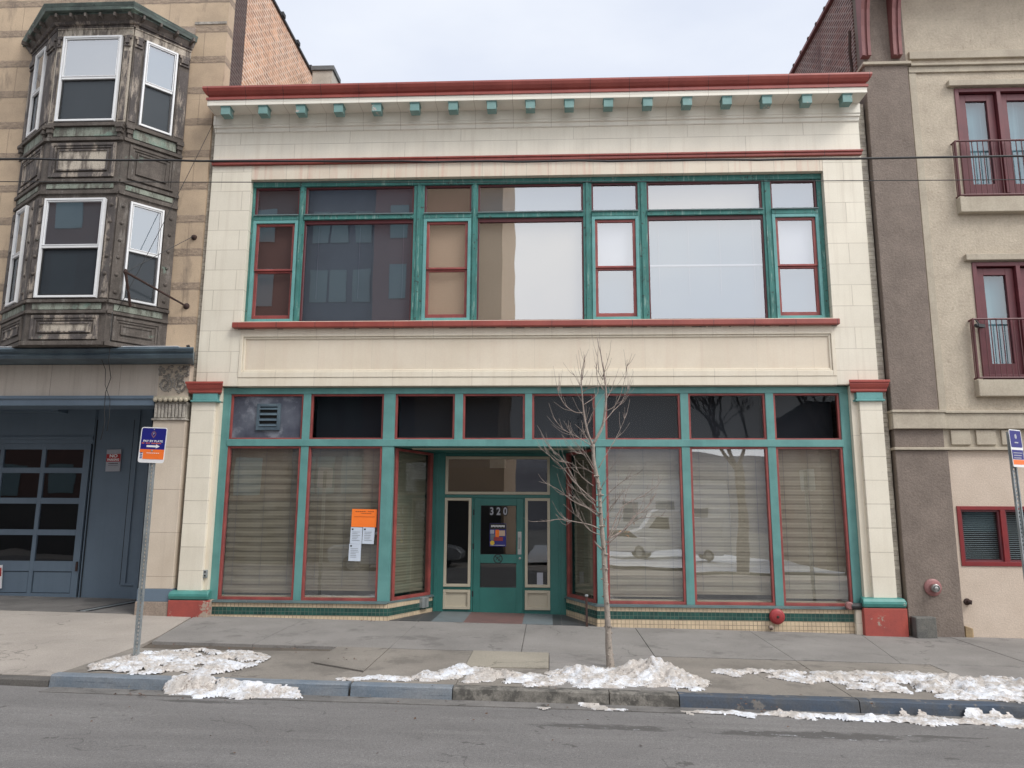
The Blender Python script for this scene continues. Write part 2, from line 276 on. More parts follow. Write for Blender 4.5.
def snow_mat():
    m, nt, b, out = base_mat('dirty_snow'); P = pos(nt)
    d1 = ramp(nt, noi(nt, P, 2.3, 9, .8), .42, .53)
    d2 = ramp(nt, noi(nt, P, 30, 6, .75), .40, .62, (.66, .61, .56), (.22, .18, .15))
    d4 = mix(nt, ramp(nt, noi(nt, P, 7, 5, .7), .40, .60), (.46, .43, .40), d2)
    col = mix(nt, d1, mix(nt, ramp(nt, noi(nt, P, 9, 4, .6), .4, .7), (.74, .77, .82), (.60, .62, .66)), d4)
    d3 = ramp(nt, noi(nt, P, 36, 4, .7), .62, .66)
    col = mix(nt, d3, col, (.09, .07, .055))
    nt.links.new(col, b.inputs['Base Color']); b.inputs['Roughness'].default_value = .6
    b.inputs['Subsurface Weight'].default_value = 0
    bn = nd(nt, 'ShaderNodeBump'); bn.inputs['Strength'].default_value = .8; bn.inputs['Distance'].default_value = .02
    nt.links.new(noi(nt, P, 28, 6, .7), bn.inputs['Height']); nt.links.new(bn.outputs[0], b.inputs['Normal'])
    return m
M['snow'] = snow_mat()
M['wet'] = surf('wet_asphalt', (.085, .08, .078), (.12, .115, .112), 4, .55, .3, 80, .3, 80)
M['bark'] = surf('pale_grey_bark', (.36, .315, .27), (.25, .215, .185), 9, .85, .35, 60, .6, 50, spots=(22, .575, (.05, .04, .032)))
M['twig'] = surf('twig_bark', (.33, .28, .245), (.22, .17, .15), 12, .85, .3, 60, .3, 60)
M['sign_blue'] = surf('sign_blue', (.012, .014, .19), (.012, .013, .17), 2, .4, .03, 60, 0)
M['sign_orange'] = surf('sign_orange', (.90, .19, .03), (.85, .17, .03), 2, .4, .03, 60, 0)
M['sign_white'] = surf('sign_white', (.80, .80, .80), (.74, .74, .75), 2, .4, .04, 60, 0)
M['sign_red'] = surf('sign_red', (.42, .02, .02), (.37, .02, .02), 2, .4, .04, 60, 0)
M['pale_red'] = surf('faded_red_flange', (.30, .12, .115), (.24, .12, .115), 6, .5, .2, 60, .1, 50)
M['bell_red'] = surf('red_bell', (.33, .03, .035), (.26, .03, .03), 6, .45, .15, 60, .1, 50)
M['blind'] = surf('olive_beige_blind', (.235, .21, .16), (.20, .178, .135), 1.3, .8, .1, 40, .1, 30, streak=.15, streak_col=(.17, .15, .115))
M['blind_pale'] = surf('sky_sheen_blind', (.31, .285, .225), (.27, .245, .195), 1.3, .8, .1, 40, .1, 30)  # same blind, lightened to carry the sky's reflection in the right panes
for k, c in dict(bl_dark=(.085, .10, .12), bl_brown=(.12, .06, .05), bl_tan=(.56, .41, .30), bl_tan2=(.36, .28, .21), bl_white=(.30, .255, .20), bl_lav=(.20, .20, .26), bl_blue=(.035, .085, .13), bl_sky=(.40, .41, .46)).items():
    M[k] = surf('blind_' + k[3:], c, tuple(x*.9 for x in c), .6, .8, .05, 40, .3, 8, bricks=(9, .028, .002, tuple(x*.7 for x in c), 0, .5, 0, 0))
M['glass_upper'] = glass_mat('reflective_window_glass', .26, (.94, .95, .95), .06)
M['glass_return'] = glass_mat('doorway_return_glass', .03, (.8, .85, .82), .2)
M['glass_overdoor'] = glass_mat('over_door_glass', .09, (.8, .83, .85), .05)
M['glass_door'] = glass_mat('door_glass', .05, (.8, .83, .85), .12)
M['glass_transom'] = glass_mat('transom_glass', -.02, (.8, .83, .85), .12)
M['glass_shop'] = glass_mat('shop_window_glass', .20, (.95, .96, .94), .10, dirt=.10)
M['slat'] = surf('grey_green_slat', (.26, .32, .31), (.22, .28, .27), 2, .6, .05, 60, 0)
M['glass_dark'] = glass_mat('plain_window_glass', .06, (.7, .72, .75), .12)
M['glass_teal'] = glass_mat('french_window_glass', .10, (.75, .88, .9), .08)
M['curtain'] = surf('teal_grey_curtain', (.16, .27, .31), (.13, .22, .26), 1.5, .85, .05, 40, .2, 20, grain=((14, 14, .3), (.24, .36, .40), .5, .7))
M['screen'] = surf('insect_screen', (.035, .042, .05), (.045, .052, .06), 1.5, .6, .05, 40, 0)
M['paint_glass'] = surf('painted_over_glass', (.11, .12, .15), (.055, .06, .085), 3, .35, .1, 60, .05, 40, spots=(2.0, .53, (.20, .215, .25)))
M['tower_brick'] = surf('tower_red_brick', (.18, .10, .085), (.14, .085, .075), .5, .85, .2, 20, 0)
M['tower_tan'] = surf('tower_tan_brick', (.66, .47, .31), (.60, .43, .28), .5, .85, .2, 20, 0)
M['tower_slate'] = surf('tower_slate_wall', (.17, .20, .25), (.13, .15, .19), .5, .85, .2, 20, 0)
M['tower_plum'] = surf('tower_plum_brick', (.25, .16, .165), (.28, .18, .18), .5, .85, .2, 20, 0)
M['added_strip'] = surf('added_strip_dark', (.05, .048, .05), (.08, .075, .07), .8, .5, .1, 20, 0)
M['tower_glass'] = surf('tower_teal_blind', (.24, .36, .38), (.2, .31, .34), .5, .4, .05, 20, 0)
M['van_white'] = surf('white_vehicle_paint', (.75, .76, .77), (.72, .73, .74), .5, .25, .02, 20, 0)
M['car_silver'] = surf('silver_vehicle_paint', (.42, .44, .46), (.4, .42, .44), .5, .25, .02, 20, 0, metallic=.3)
M['car_glass'] = surf('dark_vehicle_glass', (.02, .022, .025), (.02, .02, .02), .5, .1, .02, 20, 0)
M['hill'] = surf('wooded_winter_hill', (.11, .105, .12), (.20, .20, .22), .03, .95, .2, .5, 0)
M['leaf'] = surf('dead_leaves', (.14, .07, .04), (.09, .05, .035), 20, .8, .2, 60, .2, 60)
M['cam_black'] = surf('black_plastic', (.02, .02, .022), (.025, .025, .025), 4, .4, .1, 60, 0)

# ------------------------------------------------------------------ mesh builder
class MB:
    def __init__(s): s.v = []; s.f = []; s.T = None
    def add(s, vs, fs):
        n = len(s.v)
        s.v += [tuple(s.T @ Vector(p)) if s.T else tuple(p) for p in vs]
        s.f += [tuple(i+n for i in f) for f in fs]
    def box(s, x0, x1, y0, y1, z0, z1):
        s.add([(x0,y0,z0),(x1,y0,z0),(x1,y1,z0),(x0,y1,z0),(x0,y0,z1),(x1,y0,z1),(x1,y1,z1),(x0,y1,z1)],
              [(0,3,2,1),(4,5,6,7),(0,1,5,4),(1,2,6,5),(2,3,7,6),(3,0,4,7)]); return s
    def prism(s, poly, lo, hi):
        """poly [(x,y)], lo/hi heights or functions of (x,y)"""
        a = sum(poly[i][0]*poly[(i+1) % len(poly)][1]-poly[(i+1) % len(poly)][0]*poly[i][1] for i in range(len(poly)))
        if a < 0: poly = poly[::-1]
        n = len(poly); L = lo if callable(lo) else (lambda x, y: lo); H = hi if callable(hi) else (lambda x, y: hi)
        s.add([(x, y, L(x, y)) for x, y in poly]+[(x, y, H(x, y)) for x, y in poly],
              [tuple(range(n))[::-1], tuple(range(n, 2*n))]+[(i, (i+1) % n, n+(i+1) % n, n+i) for i in range(n)]); return s
    def extr(s, prof, x0, x1):
        """profile [(y,z)] extruded along x; x0/x1 numbers or functions of y"""
        X0 = x0 if callable(x0) else (lambda y: x0); X1 = x1 if callable(x1) else (lambda y: x1)
        n = len(prof)
        a = sum(prof[i][0]*prof[(i+1) % n][1]-prof[(i+1) % n][0]*prof[i][1] for i in range(n))
        if a < 0: prof = prof[::-1]
        s.add([(X0(y), y, z) for y, z in prof]+[(X1(y), y, z) for y, z in prof],
              [tuple(range(n))[::-1], tuple(range(n, 2*n))]+[(i, (i+1) % n, n+(i+1) % n, n+i) for i in range(n)]); return s
    def tube(s, pts, rad, n=8, cap=True):
        pts = [Vector(p) for p in pts]; k = len(pts)
        rad = rad if isinstance(rad, (list, tuple)) else [rad]*k
        vs = []; fs = []; up = None
        for i, p in enumerate(pts):
            d = (pts[min(i+1, k-1)]-pts[max(i-1, 0)]).normalized()
            if up is None: up = d.orthogonal().normalized()
            up = (up-d*up.dot(d)); up = up.normalized() if up.length > 1e-6 else d.orthogonal().normalized()
            w = d.cross(up)
            for j in range(n):
                a = 2*math.pi*j/n; vs.append(p+(up*math.cos(a)+w*math.sin(a))*rad[i])
        for i in range(k-1):
            for j in range(n):
                fs.append((i*n+j, i*n+(j+1) % n, (i+1)*n+(j+1) % n, (i+1)*n+j))
        if cap: fs += [tuple(range(n))[::-1], tuple(range((k-1)*n, k*n))]
        s.add(vs, fs); return s
    def lathe(s, c, axis, prof, n=24):
        """prof [(r, d)] d along axis from point c"""
        c = Vector(c); a = Vector(axis).normalized(); u = a.orthogonal().normalized(); w = a.cross(u)
        vs = []; fs = []
        for r, d in prof:
            for j in range(n):
                t = 2*math.pi*j/n; vs.append(c+a*d+(u*math.cos(t)+w*math.sin(t))*r)
        for i in range(len(prof)-1):
            for j in range(n): fs.append((i*n+j, i*n+(j+1) % n, (i+1)*n+(j+1) % n, (i+1)*n+j))
        fs += [tuple(range(n))[::-1], tuple(range((len(prof)-1)*n, len(prof)*n))]
        s.add(vs, fs); return s
    def frame(s, x0, x1, z0, z1, w, y0, y1, wb=None, wt=None):
        wb = wb or w; wt = wt or w
        s.box(x0, x0+w, y0, y1, z0, z1); s.box(x1-w, x1, y0, y1, z0, z1)
        s.box(x0+w, x1-w, y0, y1, z0, z0+wb); s.box(x0+w, x1-w, y0, y1, z1-wt, z1); return s
    def build(s, name, mat, parent=None, bevel=0, smooth=False, tilt=None):
        o_ = ORG.get(parent.name, Vector((0, 0, 0))) if parent else Vector((0, 0, 0))
        me = bpy.data.meshes.new(name)
        me.from_pydata([Vector(p)-o_ for p in s.v], [], s.f)
        mats = mat if isinstance(mat, list) else [mat]
        for q in mats: me.materials.append(M[q] if isinstance(q, str) else q)
        if smooth:
            for p in me.polygons: p.use_smooth = True
        me.update()
        ob = bpy.data.objects.new(name, me); COL.objects.link(ob)
        if parent: ob.parent = parent
        ORG[ob.name] = o_
        if bevel:
            b = ob.modifiers.new('bevel', 'BEVEL'); b.width = bevel; b.segments = 2; b.limit_method = 'ANGLE'; b.angle_limit = R(40)
        return ob
def Bx(name, mat, parent, *bx, bevel=0):
    m = MB()
    for b in bx: m.box(*b)
    return m.build(name, mat, parent, bevel)
def tag(o, label=None, cat=None, group=None, kind=None):
    if label: o['label'] = label
    if cat: o['category'] = cat
    if group: o['group'] = group
    if kind: o['kind'] = kind
    return o
def thing(name, label, cat, loc, group=None):
    o = bpy.data.objects.new(name, None); COL.objects.link(o); o.location = loc; o.empty_display_size = .2
    ORG[o.name] = Vector(loc); return tag(o, label, cat, group)
def text(name, s, size, mat, parent, T, off=0, ext=.0015, align='CENTER', bold=0, sx=1):
    cu = bpy.data.curves.new('tmp_text', 'FONT'); cu.body = s; cu.size = size; cu.align_x = align; cu.align_y = 'CENTER'
    cu.extrude = ext; cu.offset = off; cu.resolution_u = 4
    ob = bpy.data.objects.new('tmp_text', cu)
    me = bpy.data.meshes.new_from_object(ob); bpy.data.objects.remove(ob); bpy.data.curves.remove(cu)
    b = MB(); b.T = T @ Matrix.Rotation(R(90), 4, 'X') @ Matrix.Diagonal((sx, 1, 1, 1))
    b.add([v.co for v in me.vertices], [tuple(p.vertices) for p in me.polygons]); bpy.data.meshes.remove(me)
    return b.build(name, mat, parent)

# ------------------------------------------------------------------ ground (the street falls gently to the right and to the kerb)
def G(x, y): return -.10-.0144*x+.02*y
CURB = -4.42
def Rd(x, y):   # road surface
    return G(x, CURB)-.125+.018*(CURB-y if y > -9 else 4.58-(-9-y)*.8)
def grid(name, mat, xs, ys, zf, parent=None):
    m = MB(); nx, ny = len(xs), len(ys)
    m.v = [(x, y, zf(x, y)) for y in ys for x in xs]
    m.f = [(j*nx+i, j*nx+i+1, (j+1)*nx+i+1, (j+1)*nx+i) for j in range(ny-1) for i in range(nx-1)]
    return m.build(name, mat, parent)
def lin(a, b, n): return [a+(b-a)*i/n for i in range(n+1)]
tag(grid('ground', 'earth', lin(-600, 600, 12), lin(-600, 600, 12), lambda x, y: -.75-.0144*max(-40, min(40, x))), kind='structure')
def roadz(x, y):
    return Rd(x, y)+.010*noise.noise(Vector((x*.5, y*.8, 0)))+.004*noise.noise(Vector((x*3, y*3, 5)))
tag(grid('road', 'asphalt', lin(-40, 40, 320), lin(-13.6, CURB+.03, 90), roadz), kind='structure')
def slabs(lst, gap=.0035):
    """lst (poly, dz, mat)"""
    by = {}
    for poly, dz, mt in lst: by.setdefault(mt, []).append((poly, dz))
    keys = list(by); me = MB(); fm = []
    for k in keys:
        for poly, dz in by[k]:
            cx = sum(p[0] for p in poly)/len(poly); cy = sum(p[1] for p in poly)/len(poly)
            q = [(x+(gap if x < cx else -gap), y+(gap if y < cy else -gap)) for x, y in poly]
            n0 = len(me.f); d = dz if callable(dz) else (lambda x, y, dz=dz: dz)
            me.prism(q, lambda x, y: G(x, y)-.12, lambda x, y: G(x, y)+d(x, y)); fm += [keys.index(k)]*(len(me.f)-n0)
    return me, keys, fm
yi = -2.32; yo = CURB+.16
L = []
xin = [-5.42, -4.02, -2.15, -.38, 1.38, 3.2, 4.95, 6.3, 8.2, 10.5, 13, 16, 20]
for a, b_ in zip(xin[:-1], xin[1:]):
    sl = (4.55-4.95)
    def X(x, y): return x+(sl*(-y/2.3) if x == 4.95 else 0)
    L.append(([(X(a, 0), .06), (X(b_, 0), .06), (X(b_, yi), yi), (X(a, yi), yi)] if a > -5.4 else
              [(-5.9, .06), (b_, .06), (b_, yi), (-5.42, yi)], random.uniform(-.002, .004), 'slab_a'))
out = [(-5.42, -4.33, 'slab_b'), (-4.33, -2.85, 'slab_b'), (-2.85, -2.15, 'slab_c'), (-2.15, -1.02, 'slab_b'), (-1.02, -.01, 'slab_c'), (-.01, 1.36, 'slab_a'), (1.36, 3.2, 'slab_b'), (3.2, 4.9, 'slab_b'), (4.9, 6.4, 'slab_a'), (6.4, 9, 'slab_b'), (9, 13, 'slab_a'), (13, 20, 'slab_b')]
for a, b_, mt in out:
    if mt == 'slab_c' and a < -2:
        L.append(([(a, yi-.02), (b_, yi-.02), (b_, -3.75), (a-.05, -3.35)], .006, 'slab_b'))
        L.append(([(a-.05, -3.38), (b_, -3.78), (b_, yo), (a, yo)], -.006, 'slab_b')); continue
    if a == -1.02:
        L.append(([(a, yi-.02), (b_, yi-.02), (b_, -3.3), (a, -3.36)], .008, 'slab_c'))
        L.append(([(a, -3.38), (b_, -3.32), (b_, yo), (a, yo)], 0, 'slab_b')); continue
    if a < -4.5: L.append(([(-5.42, -2.75), (b_, -2.75), (b_, yo), (-5.46, yo)], -.01, 'slab_b')); continue
    if a < -4: L.append(([(a, -2.75), (b_, -2.6), (b_, yo), (a, yo)], -.008, 'slab_b')); continue
    L.append(([(a, yi-.02), (b_, yi-.02), (b_, yo), (a, yo)], random.uniform(-.005, .003), mt))
# driveway to the left
dx = [-20, -15, -11.2, -8.6, -6.9]
def drop(x, y): return -.05*max(0, (-y-2.6)/1.9)
for a, b_ in zip(dx[:-1], dx[1:]):
    L.append(([(a, .0), (b_, 0), (b_, -1.9), (a, -1.9)], 0, 'slab_d')); L.append(([(a, -1.9), (b_, -1.9), (b_, -2.6), (a, -2.6)], 0, 'slab_d'))
    L.append(([(a, -2.6), (b_, -2.6), (b_, yo), (a, yo)], drop, 'slab_d'))
L.append(([(-6.9, 0), (-5.92, 0), (-5.52, -1.9), (-6.9, -1.9)], 0, 'slab_d'))
L.append(([(-6.9, -1.9), (-5.52, -1.9), (-5.42, -2.6), (-6.9, -2.6)], 0, 'slab_d'))
L.append(([(-6.9, -2.6), (-5.43, -2.6), (-5.47, yo), (-6.9, yo)], drop, 'slab_d'))
me, keys, fm = slabs(L)
sw = me.build('sidewalk', keys, bevel=.004)
for p, k in zip(sw.data.polygons, fm): p.material_index = k
tag(sw, kind='structure')
tag(MB().prism([(-20, 1.95), (-20, CURB+.05), (20, CURB+.05), (20, 1.95)], lambda x, y: G(x, y)-.3, lambda x, y: G(x, y)-.028-.05*max(0, min(1, (-5-x)))*max(0, (-y-2.6)/1.9)).build('sidewalk_bed', 'soil'), kind='structure')
tag(MB().prism([(-20, 1.95), (-20, .0), (-6.86, .0), (-6.86, 1.95)], lambda x, y: G(x, y)-.2, lambda x, y: G(x, y)+.004).build('garage_apron', 'slab_e'), kind='structure')
def curb(name, x0, x1, mt, h=0., jit=0):
    m = MB(); n = max(2, int((x1-x0)/.12)); xs = lin(x0, x1, n); vs = []; fs = []
    for i, x in enumerate(xs):
        w = .008*noise.noise(Vector((x*4, 1, 0)))+.004*noise.noise(Vector((x*17, 2, 0)))
        t = G(x, CURB)+h+w*.6
        prof = [(CURB+.15, t-.2), (CURB+.15, t+.003), (CURB+.03, t+w*.5), (CURB+.008, t-.012), (CURB+w, t-.05+w), (CURB-.012, t-.14), (CURB-.012, t-.25)]
        vs += [(x, y, z) for y, z in prof]
    k = 7
    for i in range(n):
        for j in range(k-1): fs.append((i*k+j, (i+1)*k+j, (i+1)*k+j+1, i*k+j+1))
    fs += [tuple(range(k)), tuple(range(n*k, (n+1)*k))[::-1]]
    m.add(vs, fs); o = m.build(name, mt); return tag(o, kind='structure')
curb('curb', -20, -5.47, 'curb_dark', -.05)
for a, b_, mt in [(-5.455, -2.16, 'curb_blue'), (-2.13, -1.04, 'curb_blue'), (-1.03, .62, 'curb_grey'), (.63, 1.35, 'curb_grey'), (1.36, 3.2, 'curb_blue_dark'), (3.21, 5.2, 'curb_blue_dark'), (5.21, 9, 'curb_blue'), (9.01, 20, 'curb_grey')]:
    curb('curb', a, b_, mt)
tag(MB().prism([(-5.4, CURB-.26), (20, CURB-.26), (20, CURB+.02), (-5.4, CURB+.02)], lambda x, y: Rd(x, y)-.1, lambda x, y: Rd(x, y)+.006).build('gutter', 'gutter'), kind='structure')
def S_(x, y):
    a = Rd(x, y)+.008; b_ = G(x, y)+.004; t = max(0, min(1, (y-CURB+.11)/.13)); t = t*t*(3-2*t); return a+(b_-a)*t

# ------------------------------------------------------------------ snow
def inpoly(p, poly):
    x, y = p; c = False; n = len(poly)
    for i in range(n):
        x1, y1 = poly[i]; x2, y2 = poly[(i+1) % n]
        if (y1 > y) != (y2 > y) and x < (x2-x1)*(y-y1)/(y2-y1)+x1: c = not c
    return c
def pdist(p, poly):
    d = 9; n = len(poly); P = Vector(p)
    for i in range(n):
        a = Vector(poly[i]); b = Vector(poly[(i+1) % n]); ab = b-a
        t = max(0, min(1, (P-a).dot(ab)/ab.length_squared)); d = min(d, (P-a-ab*t).length)
    return d if inpoly(p, poly) else -d
def snow(label, poly, h, lumps=(), res=.022, patchy=.0, edge=.3, seed=0, ymax=99):
    x0 = min(p[0] for p in poly)-.15; x1 = max(p[0] for p in poly)+.15; y0 = min(p[1] for p in poly)-.12; y1 = max(p[1] for p in poly)+.12
    nx = int((x1-x0)/res); ny = int((y1-y0)/res); H = {}
    for j in range(ny+1):
        for i in range(nx+1):
            x = x0+i*res; y = y0+j*res
            v = Vector((x*1.0, y*1.0, seed))
            d = pdist((x, y), poly)+.16*noise.noise(v*3)+.07*noise.noise(v*9)
            e = max(-1, min(1, d/edge))
            hh = h*(e if e < 0 else e**.6)
            for lx, ly, lr, lh in lumps:
                q = ((x-lx)/lr)**2+((y-ly)/(lr*.75))**2
                hh += lh*math.exp(-q*1.6)
            if hh > 0:
                hh *= 1+.45*noise.noise(v*5)+.35*noise.noise(v*13)
                hh += (.022*noise.noise(v*19)+.026*abs(noise.noise(v*38))-.008)*min(1, hh/.03)
                c_ = noise.cell(Vector((x*11+noise.noise(v*9), y*11+noise.noise(v*7), seed))); hh += .009*(c_-.5)*min(1, hh/.05)
                if patchy: hh -= patchy*max(0, noise.noise(v*4.5)+.35*noise.noise(v*14)-.02)
            H[i, j] = hh-.004 if y < ymax else -1
    m = MB(); idx = {}
    def vid(i, j):
        if (i, j) not in idx:
            x = x0+i*res; y = y0+j*res; idx[i, j] = len(m.v)
            jx = .4*res*noise.noise(Vector((x*30, y*30, 1))); jy = .4*res*noise.noise(Vector((x*30, y*30, 9)))
            m.v.append((x+jx, y+jy, S_(x, y)+max(-.012, H[i, j])))
        return idx[i, j]
    for j in range(ny):
        for i in range(nx):
            if max(H[i, j], H[i+1, j], H[i, j+1], H[i+1, j+1]) > .002 and sum(1 for q in ((i, j), (i+1, j), (i, j+1), (i+1, j+1)) if H[q] > 0) >= 2:
                m.f.append((vid(i, j), vid(i+1, j), vid(i+1, j+1), vid(i, j+1)))
    o = m.build('snow_patch', 'snow', smooth=True)
    return tag(o, label, 'snow', None, 'stuff')
snow('dirty snow patch around the foot of the left parking sign pole', [(-5.25,-4.1),(-5.35,-3.6),(-5.15,-3.0),(-4.6,-2.78),(-3.95,-2.8),(-3.45,-3.0),(-3.5,-3.75),(-3.85,-4.1),(-4.4,-4.25)], .036, [(-4.95,-3.6,.35,.03)], patchy=.13)
snow('snow spilling over the blue kerb into the gutter at left', [(-4.0,-4.66),(-4.05,-4.3),(-4.0,-3.6),(-3.5,-3.6),(-3.68,-4.3),(-3.6,-4.44),(-3.3,-4.40),(-3.2,-4.46),(-2.6,-4.5),(-2.55,-4.6),(-3.5,-4.70)], .055, [(-3.2,-4.45,.10,.04)], patchy=.03, edge=.12, seed=3)
snow('thin snow scrap on the pavement left of the centre', [(-2.3,-4.2),(-2.0,-3.98),(-1.65,-3.98),(-1.6,-4.12),(-1.95,-4.24)], .035, edge=.15, seed=6)
snow('low snow bank on the pavement in front of the shop door', [(-1.55,-4.2),(-1.45,-3.7),(-1.15,-3.25),(-.8,-3.3),(-.55,-3.45),(-.1,-3.75),(-.1,-4.1),(-.9,-4.15)], .06, [], patchy=.08, seed=8)
snow('lumpy snow heap around the foot of the bare tree', [(-.2,-4.2),(-.1,-3.75),(.15,-3.35),(.6,-3.3),(.95,-3.1),(1.25,-3.05),(1.7,-3.5),(1.85,-3.9),(1.5,-4.15),(.6,-4.25)], .06, [(1.2,-3.55,.40,.14),(.35,-3.6,.35,.05),(1.45,-3.85,.25,.05)], patchy=.05, seed=11)
snow('long ragged snow strip on the pavement at right', [(1.9,-3.25),(2.0,-3.1),(2.7,-2.95),(3.0,-3.05),(3.4,-2.95),(4.3,-2.9),(5.0,-2.98),(6.4,-3.1),(6.4,-4.2),(5.3,-4.25),(4.3,-4.2),(3.7,-4.0),(3.0,-3.75),(2.6,-3.45)], .048, [(4.7,-3.5,.5,.03),(5.4,-3.6,.4,.035)], patchy=.09, seed=15)
snow('grey slush strip in the gutter along the blue kerb at right', [(1.0,-4.60),(2.0,-4.55),(3.3,-4.50),(5.0,-4.48),(6.5,-4.48),(6.5,-4.82),(5.2,-4.80),(4.2,-4.78),(3.2,-4.74),(2.0,-4.70)], .035, patchy=.015, edge=.10, seed=19, ymax=CURB-.02)
snow('thin ice crumbs in the gutter in front of the tree', [(-.35,-4.68),(.0,-4.60),(.6,-4.58),(1.0,-4.60),(1.0,-4.66),(.2,-4.70)], .012, edge=.08, patchy=.05, seed=23)
def blob(cx, cy, rx, ry, seed, n=40):
    return [(cx+rx*math.cos(2*math.pi*i/n)*(1+.35*noise.noise(Vector((math.cos(2*math.pi*i/n)*2.2, math.sin(2*math.pi*i/n)*2.2, seed)))), cy+ry*math.sin(2*math.pi*i/n)*(1+.5*noise.noise(Vector((math.cos(2*math.pi*i/n)*2.2+9, math.sin(2*math.pi*i/n)*2.2, seed))))) for i in range(n)]
lf = MB()
for cx, cy, n, sp in [(-4.3,-4.75,14,.16),(2.0,-4.5,16,.14),(-2.6,.0,0,.1),(-4.0,-2.72,26,.5),(-2.35,-3.2,10,.2),(5.3,-3.4,8,.2),(-2.9,-.12,8,.12),(1.9,-.1,6,.08),(4.0,-3.2,6,.5),(0,-4.6,16,1.2),(3.2,-4.75,18,1.6),(-4,-5.5,12,2.2),(1,-5.6,14,2.5)]:
    for k in range(n):
        x = random.gauss(cx, sp); y = random.gauss(cy, sp*.25); z = max(S_(x, y), S_(x, y))+random.uniform(.006, .02); r = random.uniform(.010, .024); a = random.random()*6
        T = Matrix.Translation((x, y, z)) @ Matrix.Rotation(a, 4, 'Z') @ Matrix.Rotation(random.uniform(-.6, .6), 4, 'X')
        lf.T = T; lf.add([(-r, 0, 0), (0, -r*.6, .004), (r, 0, 0), (0, r*.6, .004)], [(0, 1, 2, 3)])
lf.T = None
tag(lf.build('leaf_litter', 'leaf'), 'brown dead leaves and grit scattered along kerb and pavement', 'leaf litter', None, 'stuff')
# ================================================================== the shop building in the middle
cb = thing('commercial_building', 'two storey cream terracotta shop building with teal frames and a red cornice', 'building', (-.3, 0, -.15))
XL, XR = -6.19, 5.53
Bx('wall', 'cream', cb, (XL, -5.45, 0, .32, 3.86, 7.975), bevel=.004); Bx('wall', 'cream', cb, (4.85, XR, 0, .32, 3.86, 7.975), bevel=.004)
Bx('window_header', 'cream_soldier', cb, (-5.447, 4.847, 0, .32, 7.70, 7.975), bevel=.004)
Bx('frieze', 'cream_frieze', cb, (XL, XR, .003, .32, 8.07, 8.624))
# spandrel with a sunk panel
x0, x1, z0, z1 = -5.49, 4.85, 4.06, 4.74
Bx('spandrel', 'cream_trim', cb, (-5.447, 4.847, -.001, .32, 3.86, z0-.05), (-5.447, 4.847, -.001, .32, z1+.05, 5.02))
Bx('sunk_panel', 'cream_panel', cb, (-5.446, 4.846, .035, .3, z0-.05, z1+.05))
pm = MB(); pm.frame(-5.447, 4.847, z0-.05, z1+.05, .055, -.012, .2, .10, .05); pm.frame(-5.39, 4.79, z0+.052, z1-.002, .035, .012, .2)
pm.build('panel_moulding', 'cream_trim', cb, bevel=.006)
# red belt and window sill
Bx('belt_course', 'red', cb, (XL-.0, XR+.0, -.055, .2, 7.978, 8.03), (XL-.015, XR+.015, -.075, .2, 8.03, 8.067), bevel=.008)
Bx('window_sill', 'red', cb, (-5.575, 4.925, -.11, .2, 4.885, 4.985), bevel=.012)
m = MB(); xq = -5.5
while xq < 4.85:
    l_ = random.uniform(.03, .35)
    if random.random() < .55: Bx('flaked_sill_joint', 'carved_dark', cb, (xq, min(4.9, xq+l_), -.012-random.random()*.004, .01, 4.868+random.uniform(0, .008), 4.8848))
    xq += l_+random.uniform(.0, .2)
# cornice
def LX(y): return -5.755+y if y < -.2 else XL+y*.6
def RX(y): return 5.115-y if y < -.2 else XR-y*.6
cor = MB().extr([(.30, 9.30), (-.50, 9.285), (-.505, 9.25), (-.485, 9.20), (-.45, 9.15), (-.415, 9.125), (-.41, 9.10), (-.445, 9.095), (-.445, 9.05), (.30, 9.05)], LX, RX).build('cornice', 'red', cb)
MB().extr([(.25, 9.049), (-.425, 9.049), (-.425, 8.945), (.25, 8.945)], lambda y: LX(min(y, -.21)) if y < 0 else XL, lambda y: RX(min(y, -.21)) if y < 0 else XR).build('fascia', 'cream_cornice', cor, bevel=.003)
MB().extr([(.25, 8.944), (-.07, 8.944), (-.07, 8.765), (-.055, 8.75), (-.055, 8.715), (-.025, 8.70), (-.02, 8.64), (-.005, 8.625), (.25, 8.625)], lambda y: XL+min(0, y)*.25, lambda y: XR-min(0, y)*.25).build('bed_moulding', 'cream_cornice', cor)
for i in range(17):
    x = -5.85+i*.691
    b = MB().box(x-.082, x+.082, -.40, -.22, 8.785, 8.925).box(x-.092, x+.092, -.41, -.21, 8.925, 8.943)
    b.build('cornice_bracket', 'teal_block', cor, bevel=.004)
Bx('parapet_wall', 'roofing', cb, (XL+.01, XR-.01, .33, .6, 8.6, 9.26))
Bx('roof', 'roofing', cb, (XL+.2, XR-.15, .6, 16, 8.55, 8.75))
Bx('side_wall', 'grey_brick', cb, (XR-.2, 5.66, .06, 16, -.5, 9.0)); Bx('side_wall', 'grey_brick', cb, (-6.272, XL+.15, .06, 16, -.5, 9.0))
Bx('rear_wall', 'grey_brick', cb, (-6.1, 5.5, 16, 16.3, -.5, 9.2))
Bx('interior_floor', 'dark', cb, (-6.0, 5.3, .34, 16, 3.9, 4.7))
Bx('interior_partition', 'dark', cb, (-6.0, 5.3, 3.2, 3.4, -.4, 8.5))
